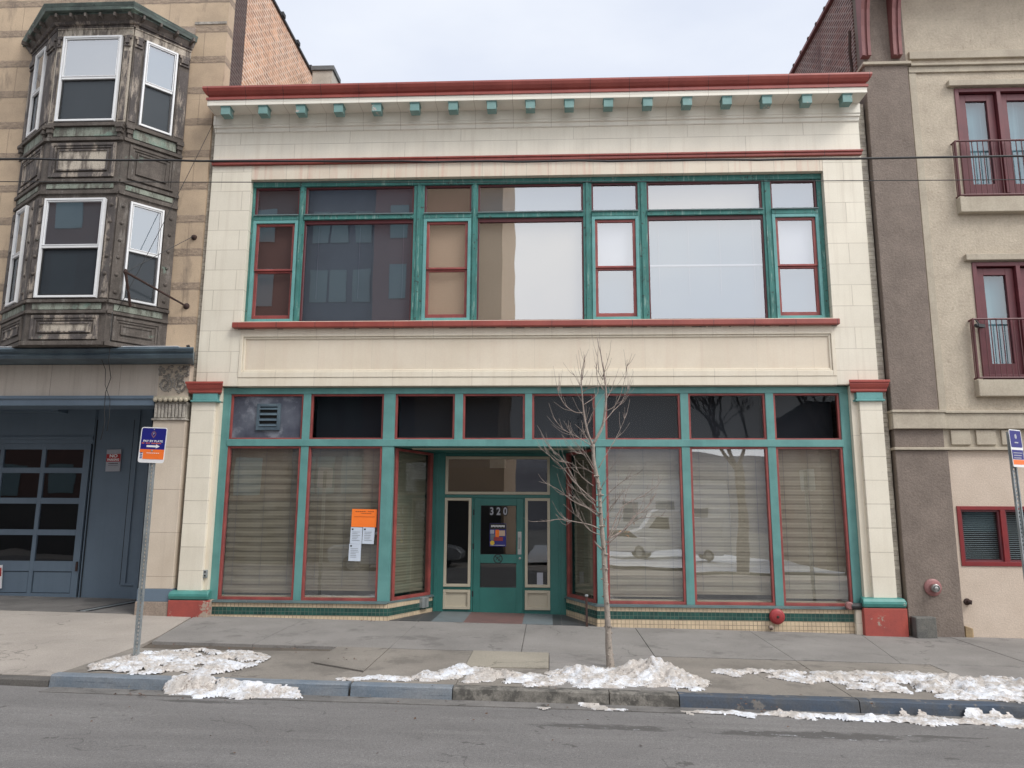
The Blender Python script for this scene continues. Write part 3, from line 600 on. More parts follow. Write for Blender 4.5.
# piers
for sx in (-1, 1):
    a, b_ = (-6.2, -5.79) if sx < 0 else (5.16, 5.53)
    c, d = (-5.79, -5.72) if sx < 0 else (5.05, 5.16)
    pr = Bx('pier', 'cream_pier', cb, (a, b_, -.07, .3, .38, 3.60), bevel=.008)
    Bx('pier_return', 'cream_trim', cb, (c, d, 0.0, .3, .2, 3.84))
    cx0, cx1 = (-6.29, -5.62) if sx < 0 else (4.97, 5.64)
    cp = MB().extr([(.0, 3.912), (-.185, 3.912), (-.185, 3.875), (-.165, 3.865), (-.165, 3.845), (-.145, 3.80), (-.12, 3.765), (-.12, 3.735), (-.10, 3.715), (0, 3.715)], lambda y: cx0-y*.0+(.185+y)*.55, lambda y: cx1-(.185+y)*.55)
    cp.build('capital', 'red_cap', cb, bevel=.003)
    g0, g1 = (-6.18, -5.745) if sx < 0 else (5.11, 5.54)
    Bx('capital_neck', 'teal_light', cb, (g0, g1, -.10, .1, 3.60, 3.713), (g0-.025, g1+.025, -.12, .1, 3.565, 3.598), bevel=.006)
    tor = [(.1, .40), (-.08, .40), (-.13, .385), (-.16, .345), (-.165, .31), (-.15, .265), (-.12, .245), (.1, .245)]
    MB().extr(tor, lambda y: cx0-.02+(.165+min(0, y))*.35, lambda y: cx1+.0-(.165+min(0, y))*.35).build('pier_base', 'teal_base', cb, bevel=.02)
    MB().prism([(cx0-.01, -.155), (cx1-.005, -.155), (cx1-.005, .1), (cx0-.01, .1)], -.6, .243).build('pier_plinth', 'red_base' if sx > 0 else 'red_base_worn', cb, bevel=.012)
# ---------------- upper windows
YW = .15
ux = [(-5.40, -4.57, 'n', 'bl_brown'), (-4.46, -2.45, 'w', 'bl_dark'), (-2.26, -1.40, 'n', 'bl_tan'), (-1.28, .62, 'w', 'bl_white'), (.77, 1.60, 'n', 'bl_lav'), (1.76, 3.80, 'w', 'bl_blue'), (3.95, 4.76, 'n', 'bl_lav')]
fr = MB(); fr.box(-5.447, 4.847, .10, .30, 7.60, 7.70)
edges = [(-5.447, -5.40), (-4.57, -4.46), (-2.45, -2.26), (-1.40, -1.28), (.62, .77), (1.60, 1.76), (3.80, 3.95), (4.76, 4.847)]
for a, b_ in edges: fr.box(a, b_, .12, .28, 5.02, 7.598)
for a, b_ in edges[1:-1]: fr.box((a+b_)/2-.03, (a+b_)/2+.03, .10, .13, 5.02, 7.599)
fr.box(-5.446, 4.846, .11, .28, 5.0, 5.045)
fr.build('upper_window_frame', 'teal_worn', cb, bevel=.004)
Bx('upper_transom_rail', 'teal_worn', cb, *[(a-.0, b_+.0, .098, .27, 6.955, 7.05) for a, b_, *_ in ux], bevel=.004)
Bx('rail_ledge', 'sill_gray', cb, *[(a, b_, .075, .12, 7.035, 7.055) for a, b_, *_ in ux])
def pane(parent, mat, x0, x1, z0, z1, y, tx=0., tz=0.):
    """a 6 mm sheet of glass, set a hair out of true as old panes are"""
    cx, cz = (x0+x1)/2, (z0+z1)/2; m = MB()
    m.T = Matrix.Translation((cx, y, cz)) @ Matrix.Rotation(R(tx), 4, 'X') @ Matrix.Rotation(R(tz), 4, 'Z')
    w, h = (x1-x0)/2, (z1-z0)/2; m.add([(-w, 0, -h), (w, 0, -h), (w, 0, h), (-w, 0, h)], [(0, 1, 2, 3)])
    return m.build('glass', mat, parent)
tl = [(0, 0), (.2, -.1), (-.3, .2), (.0, 0.), (-.3, .15), (.25, -.1), (.1, .1)]
for i, (a, b_, k, bl) in enumerate(ux):
    t = MB(); t.frame(a, b_, 7.05, 7.60, .032, .15, .22); w = t.build('upper_transom_window', 'maroon', cb)
    pane(w, 'glass_upper', a+.03, b_-.03, 7.08, 7.57, .185, tl[i][0]*.8, tl[i][1])
    Bx('blind', {'bl_tan': 'bl_brown', 'bl_brown': 'bl_dark', 'bl_white': 'bl_blue', 'bl_lav': 'bl_blue' if i == 4 or i == 6 else 'bl_lav', 'bl_blue': 'bl_white'}.get(bl, bl), w, (a+.03, b_-.03, .27, .285, 7.07, 7.59))
    if k == 'w':
        t = MB(); t.frame(a, b_, 5.045, 6.955, .028, .15, .22, .02, .07); w = t.build('fixed_window', 'maroon', cb)
        pane(w, 'glass_upper', a+.02, b_-.02, 5.06, 6.89, .185, *tl[i])
        Bx('blind', bl, w, (a+.02, b_-.02, .27, .285, 5.05, 6.93))
        if i in (1, 5): Bx('blind_cord', 'bl_lav', w, *[(a+q*(b_-a), a+q*(b_-a)+.006, .255, .262, 5.5, 6.88) for q in ((.12, .5, .9) if i == 1 else (.1, .36, .63, .92))])
        if i == 5: Bx('blind_rail', 'bl_sky', w, (a+.02, b_-.02, .25, .262, 6.05, 6.08))
    else:
        t = MB(); t.frame(a, b_, 5.045, 6.955, .055, .105, .20, .05, .06); t.build('window_casing', 'teal_light', cb, bevel=.004)
        c, d = a+.055, b_-.055
        w = MB().frame(c, d, 6.0, 6.895, .048, .14, .19, .035, .045).build('sash_window', 'red_sash', cb, bevel=.003)
        MB().frame(c, d, 5.095, 6.0, .052, .17, .22, .08, .035).build('lower_sash', 'red_sash', w, bevel=.003)
        pane(w, 'glass_upper', c+.04, d-.04, 6.03, 6.86, .165, tl[i][0], tl[i][1])
        pane(w, 'glass_upper', c+.04, d-.04, 5.17, 5.97, .195, tl[i][0]-.25, tl[i][1])
        Bx('blind', {'bl_lav': 'bl_sky'}.get(bl, bl), w, (c+.02, d-.02, .27, .285, 5.97, 6.9)); Bx('blind', {'bl_lav': 'bl_blue'}.get(bl, bl), w, (c+.02, d-.02, .271, .286, 5.1, 5.969))
# ---------------- shop front
Bx('shopfront_head', 'teal', cb, (-5.72, 5.05, .10, .26, 3.735, 3.845), bevel=.004)
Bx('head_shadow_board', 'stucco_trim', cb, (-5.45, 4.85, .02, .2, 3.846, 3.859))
Bx('transom_bar', 'teal', cb, (-5.60, 4.92, .087, .26, 2.82, 2.94), bevel=.005)
mul = [(-5.72, -5.585), (-4.29, -4.16), (-2.87, -2.67), (.787, .955), (2.235, 2.37), (3.667, 3.80), (4.905, 5.05)]
for a, b_ in mul: Bx('mullion', 'teal', cb, (a, b_, .10, .24, .237, 3.734), bevel=.004)
for a, b_ in ((-1.63, -1.49), (-.416, -.295)): Bx('mullion', 'teal', cb, (a, b_, .10, .24, 2.939, 3.734), bevel=.004)
tr = [(-5.585, -4.29), (-4.16, -2.87), (-2.67, -1.63), (-1.49, -.416), (-.295, .787), (.955, 2.235), (2.37, 3.667), (3.80, 4.905)]
for i, (a, b_) in enumerate(tr):
    w = MB().frame(a, b_, 2.94, 3.735, .036, .13, .20, .028, .034).build('transom_window', 'red_sash', cb, bevel=.003)
    if i == 0:
        Bx('painted_pane', 'paint_glass', w, (a+.03, b_-.03, .165, .18, 2.96, 3.70))
        v = MB(); v.frame(-5.12, -4.70, 3.10, 3.57, .055, .125, .17); v.build('vent_frame', 'blue_dark', w, bevel=.004)
        v = MB()
        for k in range(4):
            z = 3.17+k*.098; v.add([(-5.065, .115, z), (-4.755, .115, z), (-4.755, .16, z+.05), (-5.065, .16, z+.05), (-5.065, .118, z-.006), (-4.755, .118, z-.006), (-4.755, .163, z+.044), (-5.065, .163, z+.044)], [(0,1,2,3), (7,6,5,4), (0,4,5,1), (1,5,6,2), (2,6,7,3), (3,7,4,0)])
        v.build('vent_louvre', 'blue_dark', w); Bx('vent_opening', 'dark', w, (-5.07, -4.75, .158, .164, 3.15, 3.52))
    else:
        pane(w, 'glass_transom', a+.03, b_-.03, 2.96, 3.70, .165, .1*(i % 3-1), .1*(i % 2))
        Bx('dark_room_backing', 'dark_blue', w, (a, b_, .5, .51, 2.9, 3.75))  # near-black sheet stands in for the unlit room behind the transom
def wavy_blind(T, w, z0, z1, mat, parent, seed, amp=.010, per=.14):
    m = MB(); m.T = T; nx = 14; nz = int((z1-z0)/.012); vs = []; fs = []
    for j in range(nz+1):
        z = z0+(z1-z0)*j/nz
        for i in range(nx+1):
            x = w*i/nx; sag = .03*noise.noise(Vector((x*1.2, z*.8, seed)))
            ph = (z+sag)/per+.45*noise.noise(Vector((x*.35, z*1.0, seed)))
            y = amp*(.75+.5*noise.noise(Vector((x*.6, z*2, seed+4))))*math.sin(2*math.pi*ph)+.0035*math.sin(2*math.pi*z/.05)
            vs.append((x, y, z))
    for j in range(nz):
        for i in range(nx): fs.append((j*(nx+1)+i, j*(nx+1)+i+1, (j+1)*(nx+1)+i+1, (j+1)*(nx+1)+i))
    m.add(vs, fs); return m.build('blind', mat, parent, smooth=True)
lw = [(-5.585, -4.29, 'blind'), (-4.16, -2.87, 'blind'), (.955, 2.235, 'blind_pale'), (2.37, 3.667, 'blind_pale'), (3.80, 4.905, 'blind_pale')]
shopw = []
for i, (a, b_, bm) in enumerate(lw):
    w = MB().frame(a, b_, .238, 2.82, .038, .115, .20, .045, .034).build('shop_window', 'red_sash', cb, bevel=.003); shopw.append(w)
    pane(w, 'glass_shop', a+.03, b_-.03, .30, 2.80, .16, .12*(i % 3-1), .1*(i % 2)-.05)
    wavy_blind(Matrix.Translation((a+.02, .27, 0)), b_-a-.04, .34+.05*(i % 2), 2.82, bm, w, i*3.3)
    Bx('blind_cord', 'bl_dark', w, *[(a+q*(b_-a), a+q*(b_-a)+.004, .245, .249, .45, 2.8) for q in (.13, .5, .86)])
    Bx('window_board', 'cream_door', w, (a, b_, .23, .5, .26, .30))
# stall riser of mosaic tile
def poly_riser(lo, hi, d, name, mat):
    # left and right stall risers, each with the slanted return into the doorway
    MB().prism([(-5.722, .02-d), (-2.66-d, .02-d), (-2.13+d, 1.34), (-2.13+d, 1.5), (-2.5, 1.5), (-3.0, .3), (-5.722, .3)], lo, hi).build(name, mat, cb)
    MB().prism([(5.052, .02-d), (.775-d, .02-d), (.30-d, 1.3), (.30-d, 1.5), (.6, 1.5), (1.1, .3), (5.052, .3)], lo, hi).build(name, mat, cb)
poly_riser(-.5, .01, 0, 'stall_riser', 'tile_cream'); poly_riser(.132, .205, 0, 'stall_riser', 'tile_cream'); poly_riser(.01, .132, .002, 'tile_band', 'tile_green')
poly_riser(.205, .218, .035, 'shop_sill', 'sill_gray'); poly_riser(.218, .237, .012, 'shop_sill', 'sill_gray')
# slanted return windows
def return_window(A, B_, board, flip):
    A = Vector((A[0], A[1], 0)); B2 = Vector((B_[0], B_[1], 0)); d = (B2-A); L_ = d.length; d.normalize()
    nrm = Vector((d.y, -d.x, 0))      # towards the doorway
    if flip: nrm = -nrm
    T = Matrix((( d.x, -nrm.x, 0, A.x), (d.y, -nrm.y, 0, A.y), (0, 0, 1, 0), (0, 0, 0, 1)))
    m = MB(); m.T = T; m.frame(0, L_, .237, 2.80, .075, -.03, .05, .05, .04); w = m.build('return_window', 'red_sash', cb, bevel=.003)
    g = MB(); g.T = T; g.add([(.05, .0, .3), (L_-.05, .0, .3), (L_-.05, .0, 2.78), (.05, .0, 2.78)], [(0, 1, 2, 3)]); g.build('glass', 'glass_return', w)
    wavy_blind(T @ Matrix.Translation((.02, .12, 0)), L_-.04, .32, 2.8, 'blind', w, 21+flip, amp=.004)
return_window((-2.665, .20), (-2.19, 1.33), 0, False)
return_window((.782, .20), (.335, 1.28), 0, True)
Bx('door_surround', 'teal_shaded', cb, (-2.22, -1.945, 1.40, 1.60, -.3, 2.81), (.012, .36, 1.40, 1.60, -.3, 2.81), (-1.945, .012, 1.42, 1.60, 2.755, 2.81), (-1.945, .012, 1.43, 1.60, 1.985, 2.045),
   (-1.445, -1.405, 1.43, 1.6, -.12, 1.985), (-.482, -.452, 1.43, 1.6, -.12, 1.985), (-1.945, -1.445, 1.435, 1.6, .325, .375), (-.452, .012, 1.435, 1.6, .325, .375), (-1.945, -1.445, 1.44, 1.6, -.12, -.02), (-.452, .012, 1.44, 1.6, -.12, -.02),
   (-2.12, -2.07, 1.385, 1.42, -.2, 2.80), (.16, .20, 1.385, 1.42, -.2, 2.80), bevel=.004)
Bx('doorway_soffit', 'teal_shaded', cb, (-2.66, .78, .262, 1.62, 2.812, 2.90)); Bx('soffit_board', 'cream_door', cb, (-2.4, .55, .34, .52, 2.795, 2.811))
w = MB().frame(-1.943, .01, 2.047, 2.753, .05, 1.40, 1.46).build('door_transom', 'cream_door', cb, bevel=.004); pane(w, 'glass_overdoor', -1.9, -.03, 2.09, 2.71, 1.43, .3, 0)
Bx('transom_blind', 'dark_blue', w, (-1.9, -1.13, 1.62, 1.63, 2.56, 2.72), (-.83, -.04, 1.62, 1.63, 2.56, 2.72)); Bx('transom_board', 'stucco_trim', w, (-1.13, -.83, 1.615, 1.628, 2.55, 2.72))
for a, b_ in ((-1.943, -1.447), (-.45, .01)):
    w = MB().frame(a, b_, .377, 1.983, .05, 1.40, 1.46).build('sidelight', 'cream_door', cb, bevel=.004); pane(w, 'glass_door', a+.04, b_-.04, .41, 1.95, 1.43, 0, .1 if a < -1 else -.1)
    pn = MB().frame(a, b_, -.02, .323, .05, 1.40, 1.46).box(a+.045, b_-.045, 1.435, 1.46, .02, .29); pn.build('sidelight_panel', 'cream_door', cb, bevel=.004)
dr = MB(); dr.box(-1.40, -1.275, 1.44, 1.49, -.085, 1.98); dr.box(-.612, -.487, 1.44, 1.49, -.085, 1.98)
dr.box(-1.275, -.612, 1.44, 1.49, 1.845, 1.98); dr.box(-1.275, -.612, 1.44, 1.49, .80, .955); dr.box(-1.275, -.612, 1.44, 1.49, -.085, .365)
dr = dr.build('entrance_door', 'teal_shaded', cb, bevel=.004)
Bx('glazing_bead', 'ink_black', dr, (-1.275, -.612, 1.452, 1.47, 1.835, 1.845), (-1.275, -.612, 1.452, 1.47, .955, .963), (-1.275, -1.266, 1.452, 1.47, .963, 1.835), (-.621, -.612, 1.452, 1.47, .963, 1.835), (-1.275, -.612, 1.452, 1.47, .792, .80), (-1.275, -.612, 1.452, 1.47, .365, .372))
pane(dr, 'glass_door', -1.27, -.615, .96, 1.84, 1.468, .2, -.1); pane(dr, 'glass_door', -1.27, -.615, .37, .795, 1.468, .2, -.1)
hm = MB(); hm.box(-.585, -.515, 1.43, 1.441, .96, 1.37); hm.tube([(-.55, 1.43, 1.06), (-.55, 1.385, 1.08), (-.55, 1.385, 1.24), (-.55, 1.43, 1.26)], .009, 8); hm.build('handle_plate', 'steel', dr, bevel=.002)
MB().lathe((-.545, 1.443, .89), (0, -1, 0), [(.022, 0), (.022, .012), (.012, .016)], 16).build('lock_cylinder', 'steel', dr)
em = MB()
for r0, r1 in ((.085, .068),): 
    for k in range(28):
        a, b_ = 2*math.pi*k/28, 2*math.pi*(k+1)/28
        cx, cz = -.945, .878
        em.add([(cx+r0*math.cos(a), 1.437, cz+r0*math.sin(a)), (cx+r0*math.cos(b_), 1.437, cz+r0*math.sin(b_)), (cx+r1*math.cos(b_), 1.437, cz+r1*math.sin(b_)), (cx+r1*math.cos(a), 1.437, cz+r1*math.sin(a))], [(0, 1, 2, 3)])
def bar2(m, p, q, w, y):
    d = Vector((q[0]-p[0], 0, q[1]-p[1])).normalized(); n_ = Vector((-d.z, 0, d.x))*w/2
    P = Vector((p[0], y, p[1])); Q = Vector((q[0], y, q[1])); o = Vector((0, -.002, 0))
    m.add([P-n_, P+n_, Q+n_, Q-n_, P-n_+o, P+n_+o, Q+n_+o, Q-n_+o], [(3,2,1,0), (4,5,6,7), (0,1,5,4), (1,2,6,5), (2,3,7,6), (3,0,4,7)])
bar2(em, (-.995, .925), (-.895, .83), .014, 1.438); bar2(em, (-.985, .85), (-.945, .92), .012, 1.438); bar2(em, (-.94, .90), (-.90, .925), .012, 1.438); bar2(em, (-.945, .835), (-.905, .885), .012, 1.438)
em.build('round_emblem', 'ink_black', dr)
for zz in (.25, 1.1, 1.72): Bx('hinge', 'ink_black', dr, (-1.417, -1.393, 1.425, 1.44, zz-.05, zz+.05))
for k, c in enumerate('320'):
    Tk = Matrix.Translation((-1.07+.125*k, 1.4615, 1.735))
    text('door_number', c, .19, 'ink_black', dr, Tk, off=.022, ext=.001, sx=.8); text('door_number', c, .19, 'bl_sky', dr, Tk @ Matrix.Translation((0, -.004, 0)), off=.004, ext=.001, sx=.8)
# entry floor and what lies behind the door
ef = [('terrazzo_dark', -2.75, -1.95), ('terrazzo_blue', -1.95, -1.42), ('terrazzo_red', -1.42, -.45), ('terrazzo_blue', -.45, .05), ('terrazzo_dark', .05, .85)]
for mt, a, b_ in ef:
    MB().prism([(a, .07), (b_, .07), (b_*.9 if abs(b_) > 2 else b_, 1.6), (a*.85 if abs(a) > 2 else a, 1.6)], lambda x, y: G(x, y)-.3, lambda x, y: -.095-.0144*x+.004*y).build('entry_floor', mt, cb)
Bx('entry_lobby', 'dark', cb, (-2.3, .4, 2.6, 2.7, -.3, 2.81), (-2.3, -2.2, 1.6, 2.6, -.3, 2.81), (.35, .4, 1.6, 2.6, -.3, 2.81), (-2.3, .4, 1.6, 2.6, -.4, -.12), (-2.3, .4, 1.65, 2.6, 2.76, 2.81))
ch = Bx('chimney', 'chim', cb, (-5.78, -5.28, 4.0, 4.55, 8.7, 12.40), bevel=.01); Bx('chimney_cap', 'cap_grey', ch, (-5.81, -5.24, 3.96, 4.6, 12.401, 12.52), bevel=.01)

# ---------------- things fixed to or taped on the shop building
def flat(name, label, cat, x0, x1, z0, z1, y, mat, group=None, th=.003, rot=0):
    cx, cz = (x0+x1)/2, (z0+z1)/2
    t = thing(name, label, cat, (cx, y, cz), group); m = MB(); m.T = Matrix.Translation((cx, y, cz)) @ Matrix.Rotation(R(rot), 4, 'Y')
    m.box(-(x1-x0)/2, (x1-x0)/2, -th, 0, -(z1-z0)/2, (z1-z0)/2); m.build('sheet', mat, t); return t
yn = .152
t = flat('notice', 'large bright orange notice taped inside the frame of the second shop window', 'notice', -3.365, -2.935, 1.45, 1.75, yn, 'orange', rot=1)
m = MB()
for k in range(9): m.box(-3.30+k*.036, -3.275+k*.036, yn-.006, yn-.004, 1.705, 1.715) if k != 5 else None
for k in range(6): m.box(-3.20+k*.03, -3.18+k*.03, yn-.006, yn-.004, 1.675, 1.683)
m.box(-3.32, -2.97, yn-.006, yn-.004, 1.62, 1.624); m.build('print', 'ink', t)
for (a, b_, c, d), lb, rt in [((-3.375, -3.175, 1.17, 1.445), 'white printed page taped directly under the left half of the orange notice', 1.5), ((-3.165, -2.965, 1.17, 1.445), 'white printed page taped directly under the right half of the orange notice', 2), ((-3.39, -3.185, .885, 1.168), 'lowest white printed page below the orange notice', 1)]:
    t = flat('notice', lb, 'notice', a, b_, c, d, yn, 'paper', 'white pages taped to the second shop window', rot=rt)
    m = MB(); m.box(a+.02, a+.05, yn-.0055, yn-.004, d-.045, d-.02)
    for k in range(6): m.box(a+.03, b_-random.uniform(.03, .09), yn-.0055, yn-.004, d-.08-k*.028, d-.076-k*.028)
    m.build('print', 'ink_black', t)
flat('paper_card', 'small pale card standing at the foot of the right sidelight', 'card', -.23, -.12, .42, .64, 1.418, 'bl_sky')
t = flat('poster', 'small dark colourful poster on the door glass below the number', 'poster', -1.105, -.80, 1.10, 1.52, 1.462, 'sign_blue')
def quad(mt, a, b_, c, d, y=1.4585): Bx('picture', mt, t, (a, b_, y-.002, y, c, d))
quad('ink_black', -1.10, -.805, 1.41, 1.515); quad('bl_sky', -1.095, -1.02, 1.33, 1.40); quad('orange', -1.0, -.93, 1.26, 1.40); quad('bell_red', -1.03, -.86, 1.20, 1.27, 1.458); quad('bl_tan', -.93, -.82, 1.29, 1.39); quad('curb_blue', -1.09, -1.01, 1.22, 1.32)
MB().lathe((-1.055, 1.4565, 1.165), (0, -1, 0), [(.045, 0), (.045, .002)], 6).build('picture', surf('poster_yellow', (.8, .55, .05), None, 1, .6, .02, 60, 0), t)
m = MB()
for k in range(9): m.box(-1.075+k*.028, -1.055+k*.028, 1.4535, 1.455, 1.45+.008*(k % 2), 1.485)
m.box(-1.09, -.82, 1.4535, 1.455, 1.118, 1.124); m.build('print', 'sign_white', t)
t = thing('alarm_bell', 'round red alarm bell on the tiled base below the right shop windows', 'alarm bell', (3.64, .02, .085))
MB().lathe((3.64, .018, .085), (0, -1, 0), [(.03, 0), (.05, .02), (.118, .03), (.124, .045), (.118, .065), (.09, .088), (.05, .098), (.0, .1)], 32).build('gong', 'bell_red', t, smooth=False, bevel=.002)
MB().lathe((3.64, -.08, .085), (0, -1, 0), [(.022, 0), (.022, .012), (.008, .016)], 12).build('centre_bolt', 'rust', t)
t = thing('hose_tap', 'small rusty tap stub on the tiles just below the red bell', 'tap', (3.53, .02, -.08))
MB().tube([(3.53, .02, -.085), (3.53, -.05, -.085), (3.53, -.065, -.115)], .022, 10).build('pipe', 'rust', t); MB().lathe((3.53, -.05, -.085), (0, -1, 0), [(.036, 0), (.036, .012), (.02, .02)], 12).build('flange', 'rough_conc', t)
t = thing('drain_post', 'short cream painted drain pipe standing beside the red plinth at right', 'drain pipe', (4.925, -.04, -.17))
MB().extr([(.02, -.4), (-.06, -.4), (-.06, .2), (-.05, .21), (.02, .21)], 4.868, 4.988).build('pipe', 'cream_trim', t, bevel=.012)
m = MB(); m.tube([(4.80, -.05, .262), (5.02, -.05, .258)], .055, 14); m.build('pipe_cross', 'cam_black', t)
MB().lathe((4.775, -.055, .268), (0, -1, .0), [(.062, -.03), (.062, .03), (.045, .04)], 20).build('red_cap', 'pale_red', t); MB().lathe((5.02, -.06, .262), (0, -1, 0), [(.052, -.03), (.052, .04), (.03, .048)], 20).build('white_cap', 'van_white', t)
t = thing('handrail_post', 'thin rusty iron post at the right side of the shop doorway', 'post', (.60, -.0, -.1))
MB().box(.582, .618, -.02, .016, -.3, .36).build('post', 'rust', t, bevel=.003); MB().lathe((.60, -.002, .36), (0, 0, 1), [(.022, 0), (.03, .012), (.028, .03), (.01, .038)], 12).build('knob', 'galv', t)
t = thing('junction_box', 'small grey metal electrical box low on the left cream pier', 'electrical box', (-5.76, -.0, .66))
MB().box(-5.79, -5.727, -.045, .0, .60, .73).build('box_body', 'galv', t, bevel=.004); Bx('cover_hole', 'ink_black', t, (-5.772, -5.745, -.048, -.045, .685, .71), (-5.772, -5.745, -.048, -.045, .625, .65)); 
t = thing('outlet_box', 'pale grey weatherproof box on the slanted tile base left of the door', 'outlet box', (-2.24, 1.02, .15))
m = MB(); m.T = Matrix.Translation((-2.245, 1.02, 0)) @ Matrix.Rotation(R(68), 4, 'Z'); m.box(-.10, .10, -.06, .02, .045, .225); m.build('box_body', 'galv', t, bevel=.008)
m = MB(); m.T = Matrix.Translation((-2.245, 1.02, 0)) @ Matrix.Rotation(R(68), 4, 'Z'); m.box(-.004, .004, -.063, -.059, .06, .21); m.build('lid_seam', 'ink_black', t)
# ================================================================== stone building on the left
sb = thing('stone_building', 'tan sandstone building with a peeling timber bay above a blue garage front', 'building', (-9, 0, 0))
XS = -6.11
Bx('stone_wall', 'sandstone', sb, (-22, -6.275, .0, .5, 4.30, 9.32)); Bx('stone_wall', 'sandstone', sb, (-22, XS, .0, .25, 9.322, 13.2))
Bx('wall_string', 'carved', sb, (-6.0-.75, XS-.02, -.015, .1, 10.88, 10.93))
Bx('blind_opening', 'rough_conc', sb, (-7.35, -6.72, -.03, .1, 10.66, 10.80))
Bx('brick_quoin', 'dark_brick', sb, (XS-.3, XS-.005, .252, .80, 9.05, 12.95)); Bx('side_wall', 'salmon_brick', sb, (XS-.5, XS-.01, .80, 40, 9.05, 12.9))
Bx('wall_coping', 'black', sb, (XS-.4, XS+.03, .79, 40, 12.901, 12.97), bevel=.01)
for k in range(4): Bx('coping_clip', 'black', sb, (XS-.02, XS+.06, 2.6+k*1.05, 2.75+k*1.05, 12.93, 13.02))
Bx('upper_body', 'dark', sb, (-22, -6.52, .52, 38, 3.96, 12.8))
# ground floor band, pier, lintel
Bx('cornice_gutter', 'blue_dark', sb, (-22, -6.28, -.48, -.01, 4.36, 4.40)); 
MB().extr([(.0, 4.44), (-.60, 4.425), (-.62, 4.40), (-.60, 4.36), (-.55, 4.335), (-.56, 4.30), (-.53, 4.25), (0, 4.235)], -22, lambda y: -6.25-min(0, y)*.43).build('gutter_cornice', 'blue_dark', sb)
Bx('cornice_snow', 'snow_dust', sb, (-22, -6.27, -.585, -.02, 4.441, 4.452))
MB().tube([(-6.13, -.5, 4.44), (-6.13, -.52, 4.475)], .03, 8).build('gutter_stub', 'black', sb)
Bx('stone_band', 'beige_stone', sb, (-22, -6.815, -.10, .3, 3.672, 4.234), bevel=.008)
MB().extr([(.3, 3.671), (-.16, 3.671), (-.16, 3.62), (-.13, 3.60), (-.13, 3.50), (.3, 3.50)], -22, -6.846).build('garage_lintel', 'blue_grey', sb, bevel=.006)
Bx('garage_ceiling', 'blue_grey', sb, (-22, -6.85, .301, 1.97, 3.85, 3.95)); Bx('lintel_back', 'blue_grey', sb, (-22, -6.85, .301, .36, 3.50, 3.849))
pr = Bx('corner_pier', 'pier_stone', sb, (-6.845, -6.275, -.10, .9, .42, 3.245), bevel=.008)
Bx('pier_neck', 'carved', pr, (-6.84, -6.28, -.09, .5, 3.245, 3.57))
m = MB()
for k in range(9): m.box(-6.83+k*.062, -6.83+k*.062+.04, -.118, -.09, 3.29, 3.53)
m.box(-6.865, -6.255, -.135, .2, 3.245, 3.275); m.build('fluting', 'carved', pr, bevel=.006)
m = MB()
for k in range(7): m.lathe((-6.815+k*.09, -.15, 3.595), (0, -1, -.3), [(.038, -.02), (.038, .0), (.026, .025), (.0, .034)], 10)
m.box(-6.87, -6.25, -.15, .2, 3.61, 3.66); m.build('egg_moulding', 'cream_door', pr)
cpn = Bx('carved_panel', 'pier_stone', pr, (-6.83, -6.27, -.085, .5, 3.66, 4.234))
m = MB(); rc = random.Random(4)
for s_ in (-1, 1):
    for k in range(150):      # acanthus scroll: a spiral stem with leaf lumps along it
        t_ = k/150; a = 1.2+t_*10.5; r_ = .115*(1-t_)**.8+.012
        cx = -6.55+s_*(.135+r_*math.cos(a)); cz = 3.87+r_*1.15*math.sin(a)
        m.lathe((cx, -.083, cz), (0, -1, 0), [(.015, 0), (.013, .014), (.005, .02)], 6)
        if k % 3 == 0:
            q = rc.uniform(.012, .024); m.lathe((cx+s_*rc.uniform(-.03, .03), -.083, cz+rc.uniform(-.035, .035)), (rc.uniform(-.4, .4), -1, rc.uniform(-.4, .4)), [(q, 0), (q*.9, q*.6), (q*.3, q)], 5)
    for k in range(46):
        cx = -6.55+s_*rc.uniform(.03, .27); cz = rc.uniform(4.02, 4.2); q = rc.uniform(.012, .026)
        m.lathe((cx, -.083, cz), (rc.uniform(-.4, .4), -1, rc.uniform(-.4, .4)), [(q, 0), (q*.9, q*.6), (q*.3, q)], 5)
m.build('carving', 'carved_dark', pr)
Bx('pier_blue_band', 'blue_grey', pr, (-6.855, -6.268, -.115, .9, .215, .42), bevel=.006); Bx('pier_foot', 'rough_conc', pr, (-6.87, -6.30, -.13, .9, -.5, .214), bevel=.01)
# garage front, recessed
YG = 1.8
Bx('garage_side_wall', 'blue_grey', sb, (-7.0, -6.85, .9, 1.9, -.3, 3.849))
pb = MB(); pb.box(-9.02, -6.95, YG+.02, YG+.15, -.2, 3.849); pb.build('board_panel', 'blue_grey', sb)
Bx('panel_strip', 'blue_grey', sb, (-9.02, -9.0, YG-.01, YG+.02, -.1, 3.84), (-8.22, -8.12, YG-.005, YG+.02, .33, 3.84), (-8.22, -7.95, YG-.006, YG+.02, .30, .34), (-7.95, -7.86, YG-.02, YG+.03, -.1, 3.84), bevel=.004)
Bx('panel_gap', 'dark', sb, (-7.85, -7.80, YG, YG+.021, -.1, 3.5), (-8.24, -8.222, YG+.012, YG+.021, .32, 3.5), (-9.0, -8.985, YG+.012, YG+.021, 0, 3.5))
Bx('door_header', 'blue_grey', sb, (-22, -9.02, YG-.02, YG+.15, 3.02, 3.849), (-22, -9.02, YG-.05, YG-.0, 3.10, 3.16), bevel=.005)
Bx('header_beam', 'blue_grey', sb, (-22, -9.6, YG-.35, YG-.02, 3.62, 3.849)); 
m = MB().prism([(-11.2, .3), (-11.0, .3), (-9.75, 1.75), (-9.95, 1.75)], 3.78, 3.84); m.build('awning_arm', 'blue_grey', sb)
gd = MB()
cols = [(-9.975, -9.20), (-10.83, -10.055), (-11.685, -10.91), (-12.54, -11.765), (-13.395, -12.62)]
